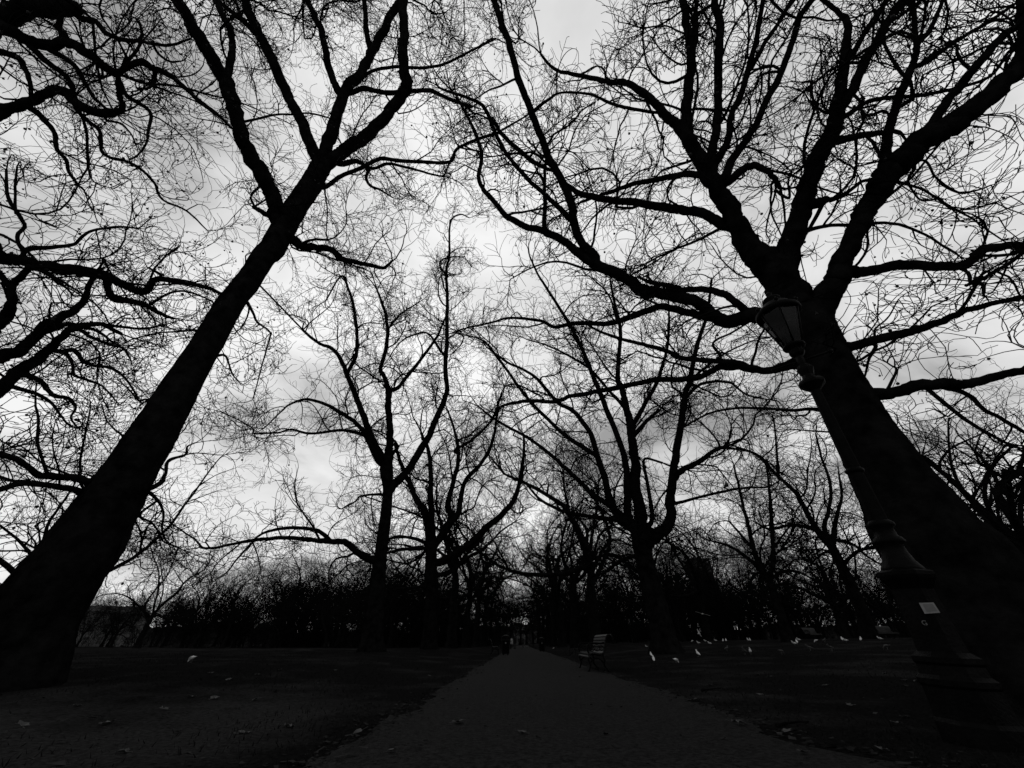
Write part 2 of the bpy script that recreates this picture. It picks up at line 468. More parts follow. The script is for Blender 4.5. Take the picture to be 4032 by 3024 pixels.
class Tree:
    def __init__(s, label, x, y, seed, group=None, name='plane_tree'):
        s.x, s.y, s.seed = x, y, seed
        s.rng = np.random.default_rng(seed)
        s.z = ground_z(x, y)
        s.root = tag(empty(name, (x, y, s.z)), label, 'tree', group)
        s.base = np.array([x, y, s.z])
        s.limbs = []         # (P, R) world
        s.px = []            # pixel polylines for attaching
        s.pr = []            # distance along them
    def add_mesh(s, name, P, R, n, lumps=0.0, m='bark'):
        lump = None
        if lumps:
            a = np.arange(n) / n * 2 * np.pi
            ph = s.rng.uniform(0, 6.28, 12)
            z = np.cumsum(np.concatenate([[0], np.linalg.norm(np.diff(P, axis=0), axis=1)]))
            lump = 1 + lumps * (np.sin(3 * a[None] + ph[0] + 0.5 * np.sin(z[:, None] * 0.6)) * 0.45 + np.sin(5 * a[None] + ph[1] + 0.7 * z[:, None]) * 0.3
                                + np.sin(2 * a[None] + ph[2] + 1.7 * z[:, None]) * 0.4 + np.sin(7 * a[None] - 2.9 * z[:, None] + ph[3]) * 0.25 + np.sin(4 * a[None] + 6.1 * z[:, None] + ph[4]) * 0.22)
            lump += lumps * 0.5 * np.maximum(0, np.sin(2 * a[None] + ph[5] + 0.9 * z[:, None]) * np.sin(2.3 * z[:, None] + ph[6])) ** 3
            lump += s.rng.normal(size=lump.shape) * lumps * 0.22
        mb = MB()
        v, q = tube_one(P, R, n, lump)
        k = len(P)
        v = np.vstack([v, [P[-1] + nrm(P[-1] - P[-2]) * R[-1] * 0.25]])
        t = [[k * n, (k - 1) * n + j, (k - 1) * n + (j + 1) % n] for j in range(n)]
        mb.add(v - s.base, q, t)
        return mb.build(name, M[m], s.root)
    def trunk(s, spec, n=28, lumps=0.07, below=0.35, flare=0.28):
        pts, w = parse(spec)
        d = unproj(pts[:, 0], pts[:, 1])
        h = d[:, :2]
        t = (h @ np.array([s.x, s.y])) / (h ** 2).sum(1)
        P = CAMP + d * t[:, None]
        R = px_radius(pts, w, t)
        C = catmull(np.column_stack([P, R]), 6)
        P2, R2 = C[:, :3], C[:, 3]
        # carry the foot down into the ground with a root flare
        foot = P2[0].copy()
        z0 = min(foot[2], s.z) - below
        m = max(2, int((foot[2] - z0) / 0.15))
        zz = np.linspace(z0, foot[2], m, endpoint=False)
        lo = np.column_stack([np.full(m, foot[0]), np.full(m, foot[1]), zz])
        P2 = np.vstack([lo, P2]); R2 = np.concatenate([np.full(m, R2[0]), R2])
        R2 = R2 * (1 + flare * np.exp(-np.maximum(P2[:, 2] - s.z, 0) / 0.35))
        s.tP, s.tR = P2, R2
        s.limbs.append((P2, R2)); s.px.append(pts); s.pr.append(t)
        s.add_mesh('trunk', P2, R2, n, lumps)
    def limb(s, spec, k=1.2, start=None, root=None, n=10, wob=0.25):
        pts, w = parse(spec)
        if start is None:
            best = None
            for q, r in zip(s.px, s.pr):
                for i in range(len(q) - 1):
                    ab = q[i + 1] - q[i]; u = np.clip(np.dot(pts[0] - q[i], ab) / max(np.dot(ab, ab), 1e-9), 0, 1)
                    dd = np.linalg.norm(q[i] + ab * u - pts[0])
                    if best is None or dd < best[0]: best = (dd, r[i] * (1 - u) + r[i + 1] * u)
            r0 = best[1]
        else:
            r0 = start
        seg = np.linalg.norm(np.diff(pts, axis=0), axis=1); a = np.concatenate([[0], np.cumsum(seg)]) / seg.sum()
        ph = s.rng.uniform(0, 6.28, 2)
        rr = r0 * k ** a * (1 + 0.02 * np.sin(a * 9 + ph[0]) * a * 2)
        d = unproj(pts[:, 0], pts[:, 1])
        P = CAMP + d * rr[:, None]
        R = px_radius(pts, w, rr)
        if start is None:
            # begin inside the parent, a little way down its axis, so that the joint is closed
            ds = d[0]; bb = None
            for PP, RR in s.limbs:
                v_ = PP - P[0]; dist = np.linalg.norm(v_, axis=1); i = int(np.argmin(dist))
                if bb is None or dist[i] < bb[0]: bb = (dist[i], PP, RR, i)
            _, PP, RR, i = bb
            j = max(0, i - 1)
            while j > 0 and np.linalg.norm(PP[j] - PP[i]) < 1.1 * RR[i]: j -= 1
            if np.linalg.norm(PP[j] - P[0]) > 0.25 * RR[i]:
                r0_ = min(R[0], RR[j] * 0.8)
                P = np.vstack([PP[j], P]); R = np.concatenate([[r0_], R])
                if np.linalg.norm(PP[i] - P[1]) < RR[i] * 0.9: R[1] = min(R[1], RR[i] * 0.92)
        if root is not None:
            gap = np.linalg.norm(root - P[0]); m = max(2, int(gap / max(np.linalg.norm(P[1] - P[0]), 0.3)))
            f = np.linspace(1, 0, m, endpoint=False)[:, None]
            out0 = nrm(P[0] - P[1]) * gap
            lead = P[0] + (root - P[0]) * f * f + out0 * f * (1 - f)        # leaves the trunk and swings into the traced course
            P = np.vstack([lead, P]); R = np.concatenate([R[0] * (1 + 0.25 * f[:, 0]), R])
        C = catmull(np.column_stack([P, R]), 7)
        P2, R2 = C[:, :3], np.maximum(C[:, 3], 0.006)
        nz = s.rng.normal(size=P2.shape); nz = (nz + np.roll(nz, 1, 0) + np.roll(nz, -1, 0)) / 3
        P2 = P2 + nz * (R2[:, None] * wob) * np.linspace(0, 1, len(P2))[:, None] ** 0.3
        R2 = R2 * (1 + s.rng.normal(size=len(R2)) * 0.035)
        s.limbs.append((P2, R2)); s.px.append(pts); s.pr.append(rr)
        s.add_mesh('limb', P2, R2, n, 0.05 if R2.max() > 0.06 else 0)
    def finish(s, seeds=0, **kw):
        mb, sb = crown(s.limbs[1:], s.seed + 77, seeds=seeds, **kw)
        for i in range(len(mb.v)): mb.v[i] = mb.v[i] - s.base
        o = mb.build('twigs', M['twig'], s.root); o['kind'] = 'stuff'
        if sb is not None:
            o = link('seed_balls', seed_mesh('seed_balls', sb - s.base, s.rng), M['seed'], s.root); o['kind'] = 'stuff'

# ------------------------------------------------------------------ the setting: ground and path
def grid_mesh(name, xs, ys, zf, inside=None):
    X, Y = np.meshgrid(xs, ys)
    Z = zf(X, Y)
    nx, ny = len(xs), len(ys)
    i, j = np.meshgrid(np.arange(ny - 1), np.arange(nx - 1), indexing='ij')
    q = np.stack([i * nx + j, i * nx + j + 1, (i + 1) * nx + j + 1, (i + 1) * nx + j], -1).reshape(-1, 4)
    return mesh_from(name, np.stack([X, Y, Z], -1).reshape(-1, 3), q)

def ground_material():
    m = bpy.data.materials.new('park_ground'); m.use_nodes = True
    t = m.node_tree; b = t.nodes['Principled BSDF']
    b.inputs['Roughness'].default_value = 0.95; b.inputs['Specular IOR Level'].default_value = 0.0
    c = N(t, 'ShaderNodeTexCoord')
    big = N(t, 'ShaderNodeTexNoise'); big.inputs['Scale'].default_value = 0.42; big.inputs['Detail'].default_value = 7; big.inputs['Roughness'].default_value = 0.62
    fine = N(t, 'ShaderNodeTexNoise'); fine.inputs['Scale'].default_value = 22; fine.inputs['Detail'].default_value = 6; fine.inputs['Roughness'].default_value = 0.7
    for n in (big, fine): lk(t, c.outputs['Object'], n.inputs['Vector'])
    # worn bare earth lies to the left of the path near the trodden corner, turf elsewhere
    s = N(t, 'ShaderNodeSeparateXYZ'); lk(t, c.outputs['Object'], s.inputs[0])
    g = N(t, 'ShaderNodeMapRange'); g.inputs['From Min'].default_value = 8.5; g.inputs['From Max'].default_value = 4.0
    lk(t, s.outputs[1], g.inputs['Value'])
    gx = N(t, 'ShaderNodeMapRange'); gx.inputs['From Min'].default_value = -1.5; gx.inputs['From Max'].default_value = -2.6
    lk(t, s.outputs[0], gx.inputs['Value'])
    pr = N(t, 'ShaderNodeMath', operation='MULTIPLY'); lk(t, g.outputs[0], pr.inputs[0]); lk(t, gx.outputs[0], pr.inputs[1])
    sc2 = N(t, 'ShaderNodeMath', operation='MULTIPLY_ADD'); sc2.inputs[1].default_value = 0.30; lk(t, pr.outputs[0], sc2.inputs[0]); lk(t, big.outputs['Fac'], sc2.inputs[2])
    r = N(t, 'ShaderNodeValToRGB')
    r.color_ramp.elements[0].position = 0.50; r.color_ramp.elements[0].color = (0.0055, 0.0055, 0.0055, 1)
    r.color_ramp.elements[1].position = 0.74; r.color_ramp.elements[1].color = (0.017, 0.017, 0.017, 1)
    lk(t, sc2.outputs[0], r.inputs[0])
    r2 = N(t, 'ShaderNodeValToRGB')
    r2.color_ramp.elements[0].position = 0.33; r2.color_ramp.elements[0].color = (0.35, 0.35, 0.35, 1)
    r2.color_ramp.elements[1].position = 0.70; r2.color_ramp.elements[1].color = (1.7, 1.7, 1.7, 1)
    lk(t, fine.outputs['Fac'], r2.inputs[0])
    mu = N(t, 'ShaderNodeMix', data_type='RGBA', blend_type='MULTIPLY'); mu.inputs['Factor'].default_value = 1.0
    lk(t, r.outputs[0], mu.inputs['A']); lk(t, r2.outputs[0], mu.inputs['B'])
    lk(t, mu.outputs['Result'], b.inputs['Base Color'])
    bp = N(t, 'ShaderNodeBump'); bp.inputs['Strength'].default_value = 0.9; bp.inputs['Distance'].default_value = 0.04
    lk(t, fine.outputs['Fac'], bp.inputs['Height']); lk(t, bp.outputs[0], b.inputs['Normal'])
    return m

u = np.linspace(-1, 1, 241)
xs = np.sinh(u * 4.6) / np.sinh(4.6) * 420
v_ = np.linspace(0, 1, 260)
ys = -12 + np.sinh(v_ * 4.4) / np.sinh(4.4) * 600
def gz(X, Y):
    d = np.abs(X - path_mid(Y)) - path_half(Y)
    return terrain(X, Y) + bumps(X, Y) - 0.03 * (1 - sstep(-0.35, 0.05, d)) * (Y < 150)
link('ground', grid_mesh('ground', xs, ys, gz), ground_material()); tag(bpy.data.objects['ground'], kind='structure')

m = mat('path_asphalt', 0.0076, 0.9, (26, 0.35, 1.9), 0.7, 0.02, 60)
py_ = np.concatenate([np.arange(-8, 14, 0.11), np.arange(14, 140, 1.0)])
rngp = np.random.default_rng(5)
eL = np.convolve(rngp.normal(size=len(py_) + 8), np.ones(9) / 9, 'valid') * 0.20 * np.where(py_ < 16, 1, 0.5) + rngp.normal(size=len(py_)) * 0.025
eR = np.convolve(rngp.normal(size=len(py_) + 8), np.ones(9) / 9, 'valid') * 0.20 * np.where(py_ < 16, 1, 0.5) + rngp.normal(size=len(py_)) * 0.025
flare = 0.6 * sstep(4.5, 2.5, py_)
pv = []
fr = np.linspace(0, 1, 9)
for yy, a, b, fl in zip(py_, eL, eR, flare):
    x0 = path_mid(yy) - path_half(yy) + a - 0.4 * fl; x1 = path_mid(yy) + path_half(yy) + b + fl
    for f in fr:
        x = x0 + (x1 - x0) * f
        pv.append((x, yy, float(terrain(x, yy)) + 0.004 + 0.022 * (1 - (2 * f - 1) ** 8)))
nP = len(fr)
q = [[i * nP + j, i * nP + j + 1, (i + 1) * nP + j + 1, (i + 1) * nP + j] for i in range(len(py_) - 1) for j in range(nP - 1)]
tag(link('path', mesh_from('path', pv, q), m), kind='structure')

def rise():
    """added opaque dark bank that shuts out the low sky behind the far trees"""
    az = np.radians(np.linspace(-62, 62, 420)); rr = np.array([225, 240, 258, 280, 310, 350.])
    h = np.array([-1.0, 0.45, 0.85, 1.0, 0.95, 0.7])
    A, Rr = np.meshgrid(az, rr)
    prof = 8.0 + 1.4 * np.sin(az * 9 + 1) + 1.0 * np.sin(az * 23 + 2) + 0.7 * np.sin(az * 61) + 0.6 * np.sin(az * 171) + 0.5 * np.sin(az * 317 + 1)
    prof = prof * (0.62 + 0.38 * sstep(-0.85, -0.5, az))
    Z = h[:, None] * prof[None]
    global RISE
    RISE = lambda t: float(np.interp(t, az, prof))
    rg = np.random.default_rng(4); Z = Z + rg.normal(size=Z.shape) * 0.35 * (h[:, None] > 0)
    X, Y = Rr * np.sin(A), Rr * np.cos(A)
    n = len(az); i, j = np.meshgrid(np.arange(len(rr) - 1), np.arange(n - 1), indexing='ij')
    q = np.stack([i * n + j, i * n + j + 1, (i + 1) * n + j + 1, (i + 1) * n + j], -1).reshape(-1, 4)
    tag(link('dark_backing_rise', mesh_from('dark_backing_rise', np.stack([X, Y, Z], -1).reshape(-1, 3), q), mat('dark_backing_rise', 0.006, 0.95, (0.3, 0.4, 1.8), 0.8, 0.0, 0.8)), kind='structure')  # added backing, keeps bright sky from showing along the horizon
rise()

# ------------------------------------------------------------------ the big plane trees, limb by limb
TL = Tree('tall plane tree with a bare slanting trunk nearest at the left', -8.1, 7.5, 11)
TL.trunk('G 95,930,560 200,720,500 370,450,470 520,250,445 675,0,395 D 835,1400,325 960,1200,287 1085,1000,260 1200,800,236 1385,500,196 1500,300,172 1620,150,165 1710,0,165 A 1770,1600,170 1850,1450,165 1930,1320,160 2020,1190,150 2080,1080,140')
for sp, k in [
    ('A 2060,1100,110 B -60,1040,100 0,990,95 90,930,95 200,840,90 300,740,85 380,640,80 425,545,75 410,450,68 400,300,64 402,150,60 405,-30,55', 1.25),
    ('A 2060,1110,100 2110,960,90 2170,800,85 B 0,650,80 70,540,75 150,430,68 220,300,62 290,170,56 350,50,52 375,-30,50', 1.40),
    ('A 2055,1040,75 2000,900,70 1940,760,68 1870,620,66 1780,420,64 1690,240,60 1610,70,56 1570,-30,52', 1.30),
    ('A 1800,1420,110 1785,1310,105 1740,1200,102 1650,1060,98 1570,900,95 1530,750,92 1495,620,92 1440,500,88 1330,300,80 1230,150,76 1150,-20,72', 1.20),
    ('A 1470,520,60 1490,400,52 1507,300,46 1488,190,42 1430,70,38 1395,-20,36', 1.12),
    ('A 1690,250,34 1600,160,30 1530,100,28 1420,10,24 1380,-30,22', 1.1),
    ('B 0,640,50 A 2180,560,46 2130,440,44 2105,300,42 2085,200,40 2040,100,38 1985,-20,36', 1.1),
    ('B 190,350,40 165,230,36 155,100,32 148,-20,30', 1.1),
    ('B 60,600,40 150,575,38 300,600,34 450,588,32 590,592,30 700,640,26 850,690,20', 0.95),
    ('B 110,520,30 200,460,26 350,432,24 550,440,22 700,400,20 850,325,17 1000,250,14', 1.0),
    ('A 2110,1210,34 B 0,1140,32 130,1090,30 250,1030,28 450,1045,26 700,1050,22 750,965,20 900,900,18 1010,860,16 1200,750,12', 0.95),
    ('B 10,1060,40 100,1045,30 200,1090,22 300,1060,20 420,1085,18 550,1120,15 660,1145,12', 0.9),
    ('B 180,1100,22 160,1150,20 185,1200,18 250,1230,14 330,1280,9', 0.97),
    ('A 1900,1550,60 1950,1598,52 2050,1605,46 2150,1620,40 E 0,15,36 130,45,30 270,75,24 330,30,14', 0.9),
    ('A 1920,1590,22 2030,1552,18 2130,1555,14', 0.95),
    ('A 1765,1410,34 1700,1375,30 1650,1345,26', 1.0),
    ('D 590,1500,62 540,1452,50 420,1432,46 270,1425,44 200,1380,42 100,1310,40 0,1285,40 -120,1270,36', 0.95),
    ('D 530,1545,50 480,1512,42 350,1492,40 150,1470,38 0,1512,36 -130,1560,30', 0.9),
    ('D 1010,1490,34 1070,1420,24 1092,1325,20 1200,1290,16 1215,1235,12 1270,1210,8', 1.25),
    ('D 1000,1560,26 1060,1659,18 G 1050,120,16 1090,200,14 1160,230,10', 1.2),
    ('G 905,20,18 990,75,15 1040,150,13 1060,190,11 1150,230,8', 1.2),
    ('D 1590,290,26 1640,370,17 1665,425,15 1745,490,13 1750,525,12 1700,700,10 1640,930,8', 1.0),
    ('D 1440,640,18 1480,690,13 1505,765,10 1560,830,6', 1.05),
    ('A 1560,800,20 1650,775,18 1780,745,16 1900,740,14 2020,735,12 2150,770,10', 1.03),
    ('D 1280,490,16 1150,490,12 1020,500,10 850,540,8', 1.1),
    ('D 960,940,14 900,935,12 830,860,10 760,800,8', 1.1),
    ('D 800,1180,16 740,1120,13 690,1060,11 660,960,9', 1.1),
]:
    TL.limb(sp, k)
TL.finish(seeds=900, sc=1.05, rmin=0.0082, dens=0.89, droop=0.02, thick=0.9)

LX = Tree('plane tree at the far left whose contorted limbs reach in from beyond the picture edge', -17.0, 4.2, 23)
def root_for(zc): return np.array([LX.x, LX.y, min(zc - 1.6, 12.5)])
zt = np.linspace(LX.z - 0.3, 13.0, 40)
tp = np.column_stack([LX.x + 0.25 * np.sin(zt * .4), LX.y + 0.2 * np.sin(zt * .33 + 1), zt]); tr = np.interp(zt, [0, 1, 13], [0.75, 0.55, 0.34])
LX.limbs.append((tp, tr)); LX.px.append(np.array([[-3000., 0], [-3000., 10]])); LX.pr.append(np.array([15., 15.]))
LX.add_mesh('trunk', tp, tr, 24, 0.07)
def edge_limb(sp, k, lat=-13.0):
    p, w = parse(sp)
    d = unproj(p[0, 0], p[0, 1]); r0 = lat / d[0]
    LX.limb(sp, k, start=r0, root=root_for((CAMP + d * r0)[2]))
for sp, k in [
    ('A 0,130,165 60,95,150 200,62,135 350,55,118 490,40,100', 0.93),
    ('A 0,150,80 40,180,75 150,240,66 300,292,64 420,275,60 500,300,58 600,370,56 700,450,52 760,480,50', 0.88),
    ('A 0,740,78 100,690,74 240,640,68 330,588,62 420,590,58 480,655,56 560,700,54 680,735,52 760,725,46 792,690,42 772,600,38 765,500,34', 0.92),
    ('A 0,340,42 90,360,38 150,420,34 190,520,30 200,630,26', 0.95),
    ('A -40,1600,80 D 0,15,76 200,45,72 400,80,70 600,100,62 780,170,52 930,232,46 1010,155,40 1200,170,32 1350,210,24 1430,245,18', 0.97),
    ('D 0,650,80 130,620,74 230,520,68 330,430,62 450,370,54 540,300,48 570,220,44 592,150,40 620,105,36', 1.0),
    ('D 0,860,86 100,760,78 250,660,68 330,590,58 420,500,48 500,462,40 640,440,30 780,500,22', 1.0),
    ('D 0,430,90 50,370,86 80,290,80 72,200,70 110,160,56 190,70,48', 0.95),
]:
    edge_limb(sp, k)
for sp, k in [
    ('A 480,80,40 540,122,36 620,140,34 690,215,30 800,260,26 900,265,24 1000,285,22 1090,295,20 1180,270,18 1240,250,14', 0.95),
    ('A 765,470,52 870,410,48 930,402,44 985,440,40 1100,490,34 1200,570,28 1300,660,24 1420,750,20 1500,830,14', 0.95),
    ('A 770,470,34 830,390,30 890,320,26 915,250,22 915,180,18 880,120,12', 1.1),
    ('A 200,300,40 300,400,36 400,470,32 470,560,30 490,690,28 560,780,26 645,850,24 660,980,22 730,1025,20 830,1050,19 930,1110,18 1000,1190,16 1050,1290,14 1180,1350,12 1260,1410,11 1340,1490,8', 0.95),
    ('A 340,330,34 480,420,30 540,520,26 600,620,22 680,700,18', 1.0),
    ('A 180,690,40 280,770,34 350,860,30 370,970,27 430,1040,24 440,1100,22 500,1190,18 545,1235,13', 1.0),
    ('A 780,530,32 820,620,28 920,680,25 980,740,23 960,850,20 950,920,18 900,1000,15 840,1035,12', 0.96),
    ('A 150,1650,34 110,1540,32 160,1460,30 110,1380,28 50,1260,24 40,1100,18', 1.05),
    ('A 100,1370,24 100,1200,20 110,1080,16', 1.05),
    ('A 200,1610,30 350,1600,26 480,1580,22 580,1500,18 760,1470,15 900,1480,10', 1.0),
    ('A 420,240,50 385,180,44 395,100,36 390,20,30', 1.05),
    ('D 330,480,36 430,440,30 540,462,24 640,490,18 740,570,13', 1.0),
    ('D 60,850,30 130,862,26 250,900,24 340,960,20 400,1040,16 440,1090,14 500,1120,10', 1.0),
    ('D 170,770,38 260,810,34 310,870,30 370,910,28 440,920,25 490,980,22 460,1050,18 505,1115,12', 0.98),
    ('D 400,620,30 480,610,28 530,670,25 600,710,22 700,720,20 800,780,16 870,880,12 900,940,9', 1.0),
    ('D 430,640,24 470,700,22 480,770,20 560,800,18 660,840,14 760,950,9', 1.02),
    ('D 690,120,56 702,230,50 745,280,46 900,300,36 1000,350,28 1080,390,22 1130,405,14', 0.95),
    ('D 960,320,20 1100,240,16 1200,230,14 1300,260,12 1380,300,9', 1.0),
    ('D 40,170,40 0,110,36 -60,40,30', 1.0),
    ('A 1000,440,28 1005,520,24 960,570,20 890,575,14', 1.0),
    ('A 660,490,14 560,480,12 480,490,9', 1.05),
    ('D 640,440,24 800,460,18 930,470,15 1050,450,11', 1.05),
    ('A 990,285,20 1030,350,16 1100,398,14 1180,395,10 1210,370,7', 1.0),
    ('A 690,740,18 690,780,16 780,800,13 850,870,11 880,940,8', 1.0),
    ('D 520,480,26 580,520,22 700,570,18 800,600,15 850,680,10', 1.05),
]:
    LX.limb(sp, k)
LX.finish(seeds=1000, sc=1.05, rmin=0.0078, dens=0.72, droop=0.05, thick=0.8)

R1 = Tree('massive many-stemmed plane tree rising behind the lamp post at the right', 6.1, 5.7, 37)
R1.trunk('I 2090,900,820 1980,700,780 1860,500,730 1720,300,665 1580,150,610 F 1495,1659,565 1335,1400,470 1215,1200,410 1105,1000,350 1010,800,310 930,620,285 870,480,275 810,370,270', lumps=0.06, flare=0.12)
for sp, k in [
    # three great stems
    ('F 830,430,230 720,290,250 640,170,250 560,40,225 C 450,1640,180 370,1490,150 290,1350,140 220,1230,128 150,1100,120 70,960,108 0,850,95 B 2150,790,78 2085,730,70 2010,650,60 1900,560,52 1800,530,46 1720,530,40 1600,500,34 1450,470,28 1370,440,22 1290,350,16', 1.42),
    ('F 650,150,200 C 690,1620,160 740,1450,140 790,1290,132 825,1150,120 880,1000,112 955,880,104 990,760,92 1005,650,80 1040,450,66 1062,280,58 1070,150,52 1000,75,42 890,-20,38', 1.5),
    ('F 850,420,220 930,280,190 1000,140,160 1040,10,140 C 1075,1620,130 1130,1490,132 1200,1350,140 1265,1220,148 1340,1120,150 1450,1020,148 1560,920,145 1700,830,138 1850,740,128 2000,620,120 2120,500,112 2190,400,100 2205,250,80 2190,100,66 2200,-40,60', 1.35),
    # left stem
    ('C 190,1110,70 200,950,62 220,800,58 232,600,54 230,400,56 240,200,52 205,-20,50', 1.25),
    ('C 205,1070,52 290,920,44 312,750,42 380,600,40 430,430,38 480,250,32 525,-20,28', 1.25),
    ('C 445,440,30 530,280,27 620,150,25 715,-20,22', 1.08),
    ('C 270,1160,60 330,1020,50 420,900,46 500,750,44 560,620,42 640,470,40 700,300,38 760,120,36 845,-20,34', 1.25),
    ('C 60,950,85 20,780,74 35,600,66 55,450,60 40,250,54 20,100,48 0,-30,44', 1.25),
    ('C 50,420,44 85,250,36 82,100,32 95,-20,28', 1.1),
    ('C 270,1195,58 340,1140,52 400,1090,48 470,1075,46 540,1110,44 600,1160,40 628,1215,34', 0.95),
    ('C 605,1200,20 600,1250,15 570,1350,13 540,1490,10 565,1560,7', 0.98),
    ('C 610,1240,22 690,1285,16 685,1180,13 710,1100,9', 0.98),
    ('C 110,1130,48 0,1130,42 B 2050,1160,36 1900,1190,32 1780,1230,28 1650,1275,22 1550,1310,18', 1.05),
    ('C 260,1455,80 200,1420,72 100,1372,66 0,1365,62 B 2050,1340,56 1800,1300,50 1650,1280,46 1520,1240,38 1440,1180,30 1380,1110,22', 1.08),
    # great low limb towards the path
    ('F 720,520,110 600,420,100 480,380,95 380,400,90 270,425,88 200,390,84 110,310,80 0,262,78 E 2050,235,80 1950,220,80 1850,150,76 1700,75,72 1560,0,66 B 1460,1570,54 1320,1500,48 1180,1460,42 1070,1400,38 1010,1330,34 930,1240,30 890,1160,27 910,1000,24 870,870,22 800,720,18 740,610,14', 1.22),
    ('B 1640,1650,60 1560,1580,58 1520,1480,56 1500,1380,54 1480,1280,54 1420,1160,52 1340,1010,50 1290,880,48 1220,700,46 1150,520,44 1080,260,42 1030,120,40 980,-20,38', 1.22),
    ('B 1320,1500,34 1318,1300,26 1320,1130,20 1330,1000,14', 1.08),
    ('B 1480,1420,40 1330,1270,32 1220,1170,30 1100,1040,28 1010,890,26 940,720,24 880,660,22 750,610,20 640,570,16 610,530,10', 1.12),
    ('B 1380,1110,36 1260,1060,32 1160,980,30 1050,880,27 990,790,22 930,720,14', 1.05),
    ('B 1030,860,20 910,890,18 760,960,16 700,1060,13 670,1130,9', 1.03),
    ('B 1230,740,26 1350,640,20 1430,600,16 1600,610,20 1750,670,24 1900,710,26 2060,730,20', 1.0),
    ('F 420,360,60 330,290,50 250,240,46 130,215,40 0,220,38 E 2130,195,34 2000,170,26 1930,140,16', 1.1),
    ('F 320,425,56 150,392,50 0,360,48 E 2080,330,46 1950,365,42 1800,420,38 1700,440,34 1500,440,28 1380,460,24 1290,420,20 1100,400,17 980,430,14 800,470,11 700,505,8', 1.22),
    ('F 760,660,60 700,690,46 550,740,42 450,722,38 350,692,36 200,680,34 0,662,32 E 2120,620,30 1980,580,26 1820,540,22 1700,500,18 1600,450,13', 1.15),
    ('F 770,700,60 700,710,52 600,738,48 480,742,46 360,722,44 230,722,42 130,778,40 0,800,38 E 2050,800,36 1900,830,34 1750,862,32 1600,890,30 1480,910,28 1380,945,26 1250,940,24 1150,945,22 1050,970,18 1010,1010,15 960,1080,12 870,1170,9', 1.22),
    ('F 900,1000,26 720,1000,20 550,990,18 400,985,17 250,1000,15 150,1030,14 0,1110,11', 1.15),
    ('F 240,640,20 200,560,16 330,490,13 480,400,9', 1.1),
    # middle stem
    ('C 985,760,80 1050,650,66 1100,580,62 1180,400,58 1290,200,54 1440,-20,50', 1.2),
    ('C 1110,340,34 1200,180,30 1330,0,26 1350,-30,24', 1.08),
    ('C 830,1330,70 880,1310,58 920,1298,50', 1.0),
    ('C 990,915,52 1100,890,44 1200,870,40 1310,860,34 1400,855,26 1470,940,16', 0.97),
    ('C 1060,750,34 1200,660,27 1350,630,25 1500,625,24 1700,590,22 1850,550,20 2000,490,19 2100,350,17 2160,290,14', 1.0),
    ('C 1090,600,28 1150,660,24 1160,720,23 1210,750,22 1290,720,20 1340,740,14', 0.98),
    ('C 800,1500,28 950,1460,23 1090,1460,22 1240,1445,21 1400,1455,20 1550,1510,18 1700,1600,16 1790,1659,12', 0.95),
    ('C 950,830,20 900,800,16 860,680,14 830,560,12 870,400,10 950,250,8', 1.15),
    # right stem
    ('C 1290,1160,80 1305,1020,72 1330,850,64 1380,700,58 1430,550,54 1490,420,46 1512,300,40 1500,150,36 1488,-20,34', 1.22),
    ('C 1515,300,36 1600,190,30 1655,80,26 1690,-20,22', 1.08),
    ('C 1590,840,66 1700,680,58 1800,550,54 1950,380,50 2080,230,46 2230,150,42', 1.15),
    ('C 1470,450,30 1600,390,27 1800,250,25 2000,130,22 2160,20,18', 1.08),
    ('F 1060,90,90 1120,105,72 1200,100,66 1350,65,64 1500,62,62 1700,70,58 1830,50,54 C 2000,1610,52 2230,1590,48', 1.05),
    ('F 980,610,86 1100,582,66 1300,530,60 1500,480,54 1650,430,48 1800,365,40 2000,310,34 2230,262,28', 1.05),
    ('F 1180,910,96 1350,890,76 1500,850,72 1700,832,66 1850,830,60 2000,790,56 2230,738,50', 1.08),
    ('F 1680,850,34 1850,900,28 1950,990,26 2080,1060,25 2230,1150,22', 1.1),
    ('F 1250,580,28 1210,660,22 1180,780,14', 1.05),
    ('F 1240,530,20 1250,470,14 1330,400,11 1400,280,8', 1.05),
    ('C 1560,1040,22 1640,1150,18 1780,1245,15 1900,1235,12 2000,1200,9', 1.05),
    ('C 1500,1090,24 1460,1170,19 1500,1250,16 1550,1295,12 1700,1290,8', 1.03),
    ('F 1850,110,30 1870,170,26 1940,190,24 1950,260,20', 1.0),
]:
    R1.limb(sp, k)
R1.finish(seeds=700, sc=0.95, rmin=0.0075, dens=0.76, droop=0.0)

